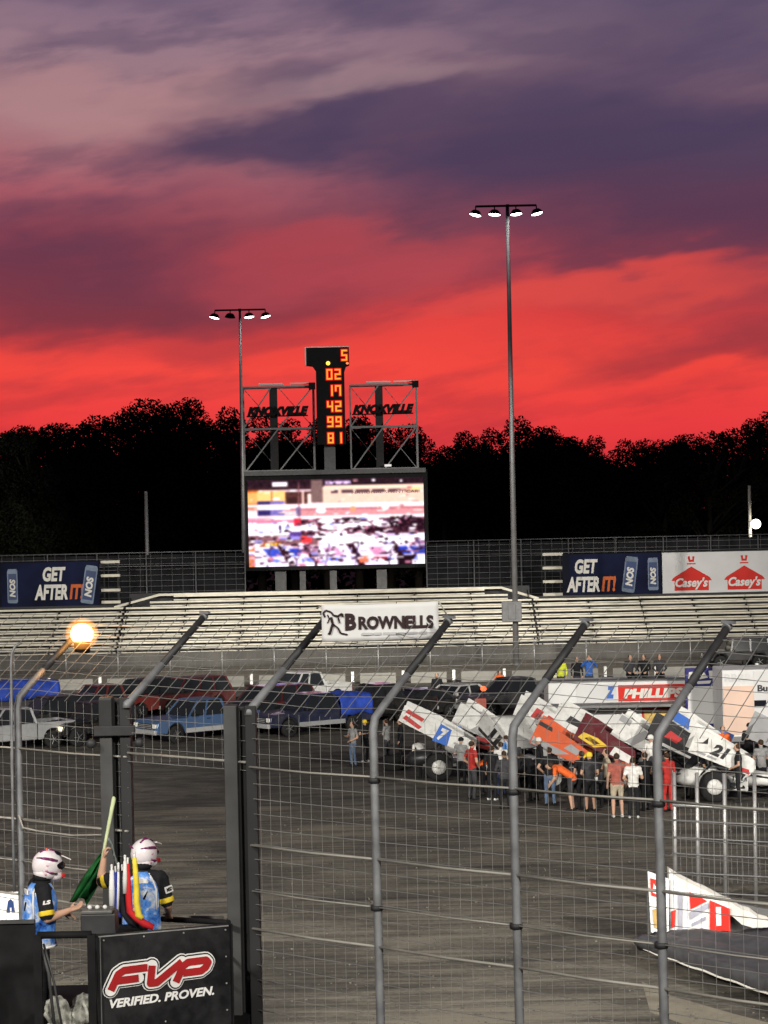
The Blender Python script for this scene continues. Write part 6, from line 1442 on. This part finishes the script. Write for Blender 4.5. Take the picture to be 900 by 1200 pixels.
person('person in black shorts and yellow cap, back to the camera', pp(692, 951), 15, 'chat', 'charcoal', 'black', 1.74, shorts=True, hat='yellow')
person('man in brick red shirt and khaki shorts, back to the camera', pp(724, 958), 5, 'stand', 'brick', 'khaki', 1.86, wide=1.12, shorts=True, shoe='white')
person('person in white shirt and dark shorts standing beside the khaki shorts', pp(743, 959), -10, 'chat', 'white', 'black', 1.76, shoe='white')
person('person in black with fair hair left of the third bent post', pp(757, 950), 40, 'cross', 'black', 'black', 1.72)
person('person in a red racing suit right of the third bent post', pp(783, 951), 30, 'stand', 'red', 'red', 1.74, sleeves=True)
person('man in black shirt leaning over the car numbered 21', pp(866, 940), 80, 'chat', 'black', 'black', 1.76)
person('heavy man in black jacket and cap standing before the peach trailer', pp(879, 905), 180, 'cross', 'black', 'black', 1.84, wide=1.25, sleeves=True, hat='black')
person('person in orange shirt walking past the dark pickup', pp(640, 905), -70, 'stride', 'orange', 'black', 1.74)
person('person in charcoal top beside the open hauler door', pp(664, 893), 150, 'stand', 'charcoal', 'black', 1.72)
person('person in navy top between the maroon and the striped car', pp(728, 915), 100, 'bend', 'navy', 'black', 1.76)
person('person in white cap and black shirt behind the orange wing', pp(612, 899), 170, 'stand', 'black', 'charcoal', 1.76, hat='white')
person('person in red cap behind the black wing near the hauler', pp(790, 900), 160, 'stand', 'charcoal', 'black', 1.76, hat='red')
person('person in white shirt crouching at the rear wheel of the blue 7 car', pp(496, 912), 20, 'bend', 'white', 'black', 1.74)
person('person in black cap and grey shirt right of the blue 7 car', pp(541, 921), -20, 'cross', 'grey', 'black', 1.76, hat='black')
person('person in orange cap and dark top near the red tool chest', pp(604, 931), 30, 'chat', 'charcoal', 'black', 1.74, hat='orange')
person('person in brick shirt between the orange and the maroon car', pp(676, 924), 120, 'stand', 'brick', 'black', 1.74)
person('person in white cap and white shirt beside the striped silver car', pp(764, 926), 150, 'chat', 'white', 'charcoal', 1.74, hat='white')
person('person in red cap bending over the tail of the car numbered 21', pp(808, 936), -50, 'bend', 'black', 'black', 1.76, hat='red')
person('person in grey shirt far right behind the pit fence', pp(893, 934), 20, 'cross', 'grey', 'black', 1.76)
person('person in jeans and black shirt between the bent post and the orange worker', pp(645, 944), 5, 'hips', 'black', 'jeans', 1.76)
person('person in yellow cap crouching in front of the maroon car', pp(706, 937), 60, 'bend', 'black', 'charcoal', 1.76, hat='yellow')
person('person in dark jacket behind the wing with the black stripes', pp(583, 900), 200, 'stand', 'navy', 'black', 1.78, sleeves=True)
person('person in sky blue shirt half hidden behind the black stripe car', pp(594, 917), 60, 'chat', 'sky', 'jeans', 1.74)
person('person in white cap and black suit at the rear of the orange car', pp(633, 929), 100, 'stand', 'black', 'black', 1.74, sleeves=True, hat='white')
person('person in khaki shirt walking in front of the maroon car', pp(712, 946), 95, 'stride', 'khaki', 'black', 1.74)
person('person in black and white shoes just right of the man in white', pp(771, 944), 10, 'hips', 'charcoal', 'black', 1.74, shoe='white')
person('person in orange vest behind the nose of the car numbered 21', pp(848, 915), 180, 'stand', 'orange', 'black', 1.78)
# seen above the cars: people sitting or standing on roofs and tailgates
def roof_person(px, py, Y, yaw, pose, label, **k):
    q = P(px, py, Y); person(label, q, yaw, pose, **k)
ht = P(720, 797.5, 98).z
Yh = G(724, 873).y
for px, lab, sh, ps, yw in ((738, 'left of the three dark figures sitting on the hauler roof', 'charcoal', 'sit', 190), (755, 'middle of the three dark figures sitting on the hauler roof', 'black', 'sit', 160), (773, 'right of the three dark figures sitting on the hauler roof', 'charcoal', 'sit', 175)):
    z = P(724, 797.5, Yh).z; person('person ' + lab, V((XAT(px, Yh + 1.4, 785), Yh + 1.4, z - .42)), yw, ps, sh, 'black', 1.8, sleeves=True)
for px, lab, sh, ps, yw, hh in ((657, 'person in bright yellow jacket standing behind the hauler roof', 'hiviz', 'stand', 170, 1.75), (676, 'person in black with long hair standing behind the hauler roof', 'black', 'stand', 185, 1.72), (690, 'person in blue jacket shading the eyes behind the hauler roof', 'blue', 'eyes', 180, 1.85)):
    Yp = Yh + 4.2; person(lab, V((XAT(px, Yp, 780), Yp, P(px, 770 if ps != 'eyes' else 768, Yp).z - hh)), yw, ps, sh, 'charcoal', hh, sleeves=True)
Yc_ = G(586, 838).y + 3
person('person in orange top sitting high behind the red beacon', V((XAT(585, Yc_, 800), Yc_, P(585, 785, Yc_).z - 1.36)), 200, 'sit', 'orange', 'black', 1.75)
person('dark hooded figure standing behind the silver car', V((XAT(512, Yc_, 800), Yc_, 0)), 170, 'stand', 'black', 'black', 1.9, sleeves=True)
# platform the roof watchers behind the hauler stand on
z = P(676, 770, Yh + 4.2).z - 1.76
t = thing('truck_deck', 'grey flat viewing deck behind the hauler', 'deck', (XAT(674, Yh + 4.2, 790), Yh + 4.2, 0)); s = MB(); s.box((0, 0, z - .06), (3.2, 1.5, .1)); s.build('deck', TG_, t)
for x in (-1.4, 1.4):
    for y in (-.6, .6): s = MB(); s.bar((x, y, 0), (x, y, z - .11), .09); s.build('leg', DARK, t)
q = V((XAT(585, Yc_, 800), Yc_, 0)); z = P(585, 785, Yc_).z - 1.36 + .42
t = thing('equipment_cart', 'dark equipment cart under the seated person in orange', 'cart', q); s = MB(); s.box((0, 0, z - .3), (1.1, .8, .6)); s.build('box', BLACKP, t, bevel=.03); s = MB()
for x in (-.45, .45): s.bar((x, 0, 0), (x, 0, z - .6), .08)
s.build('leg', DARK, t)
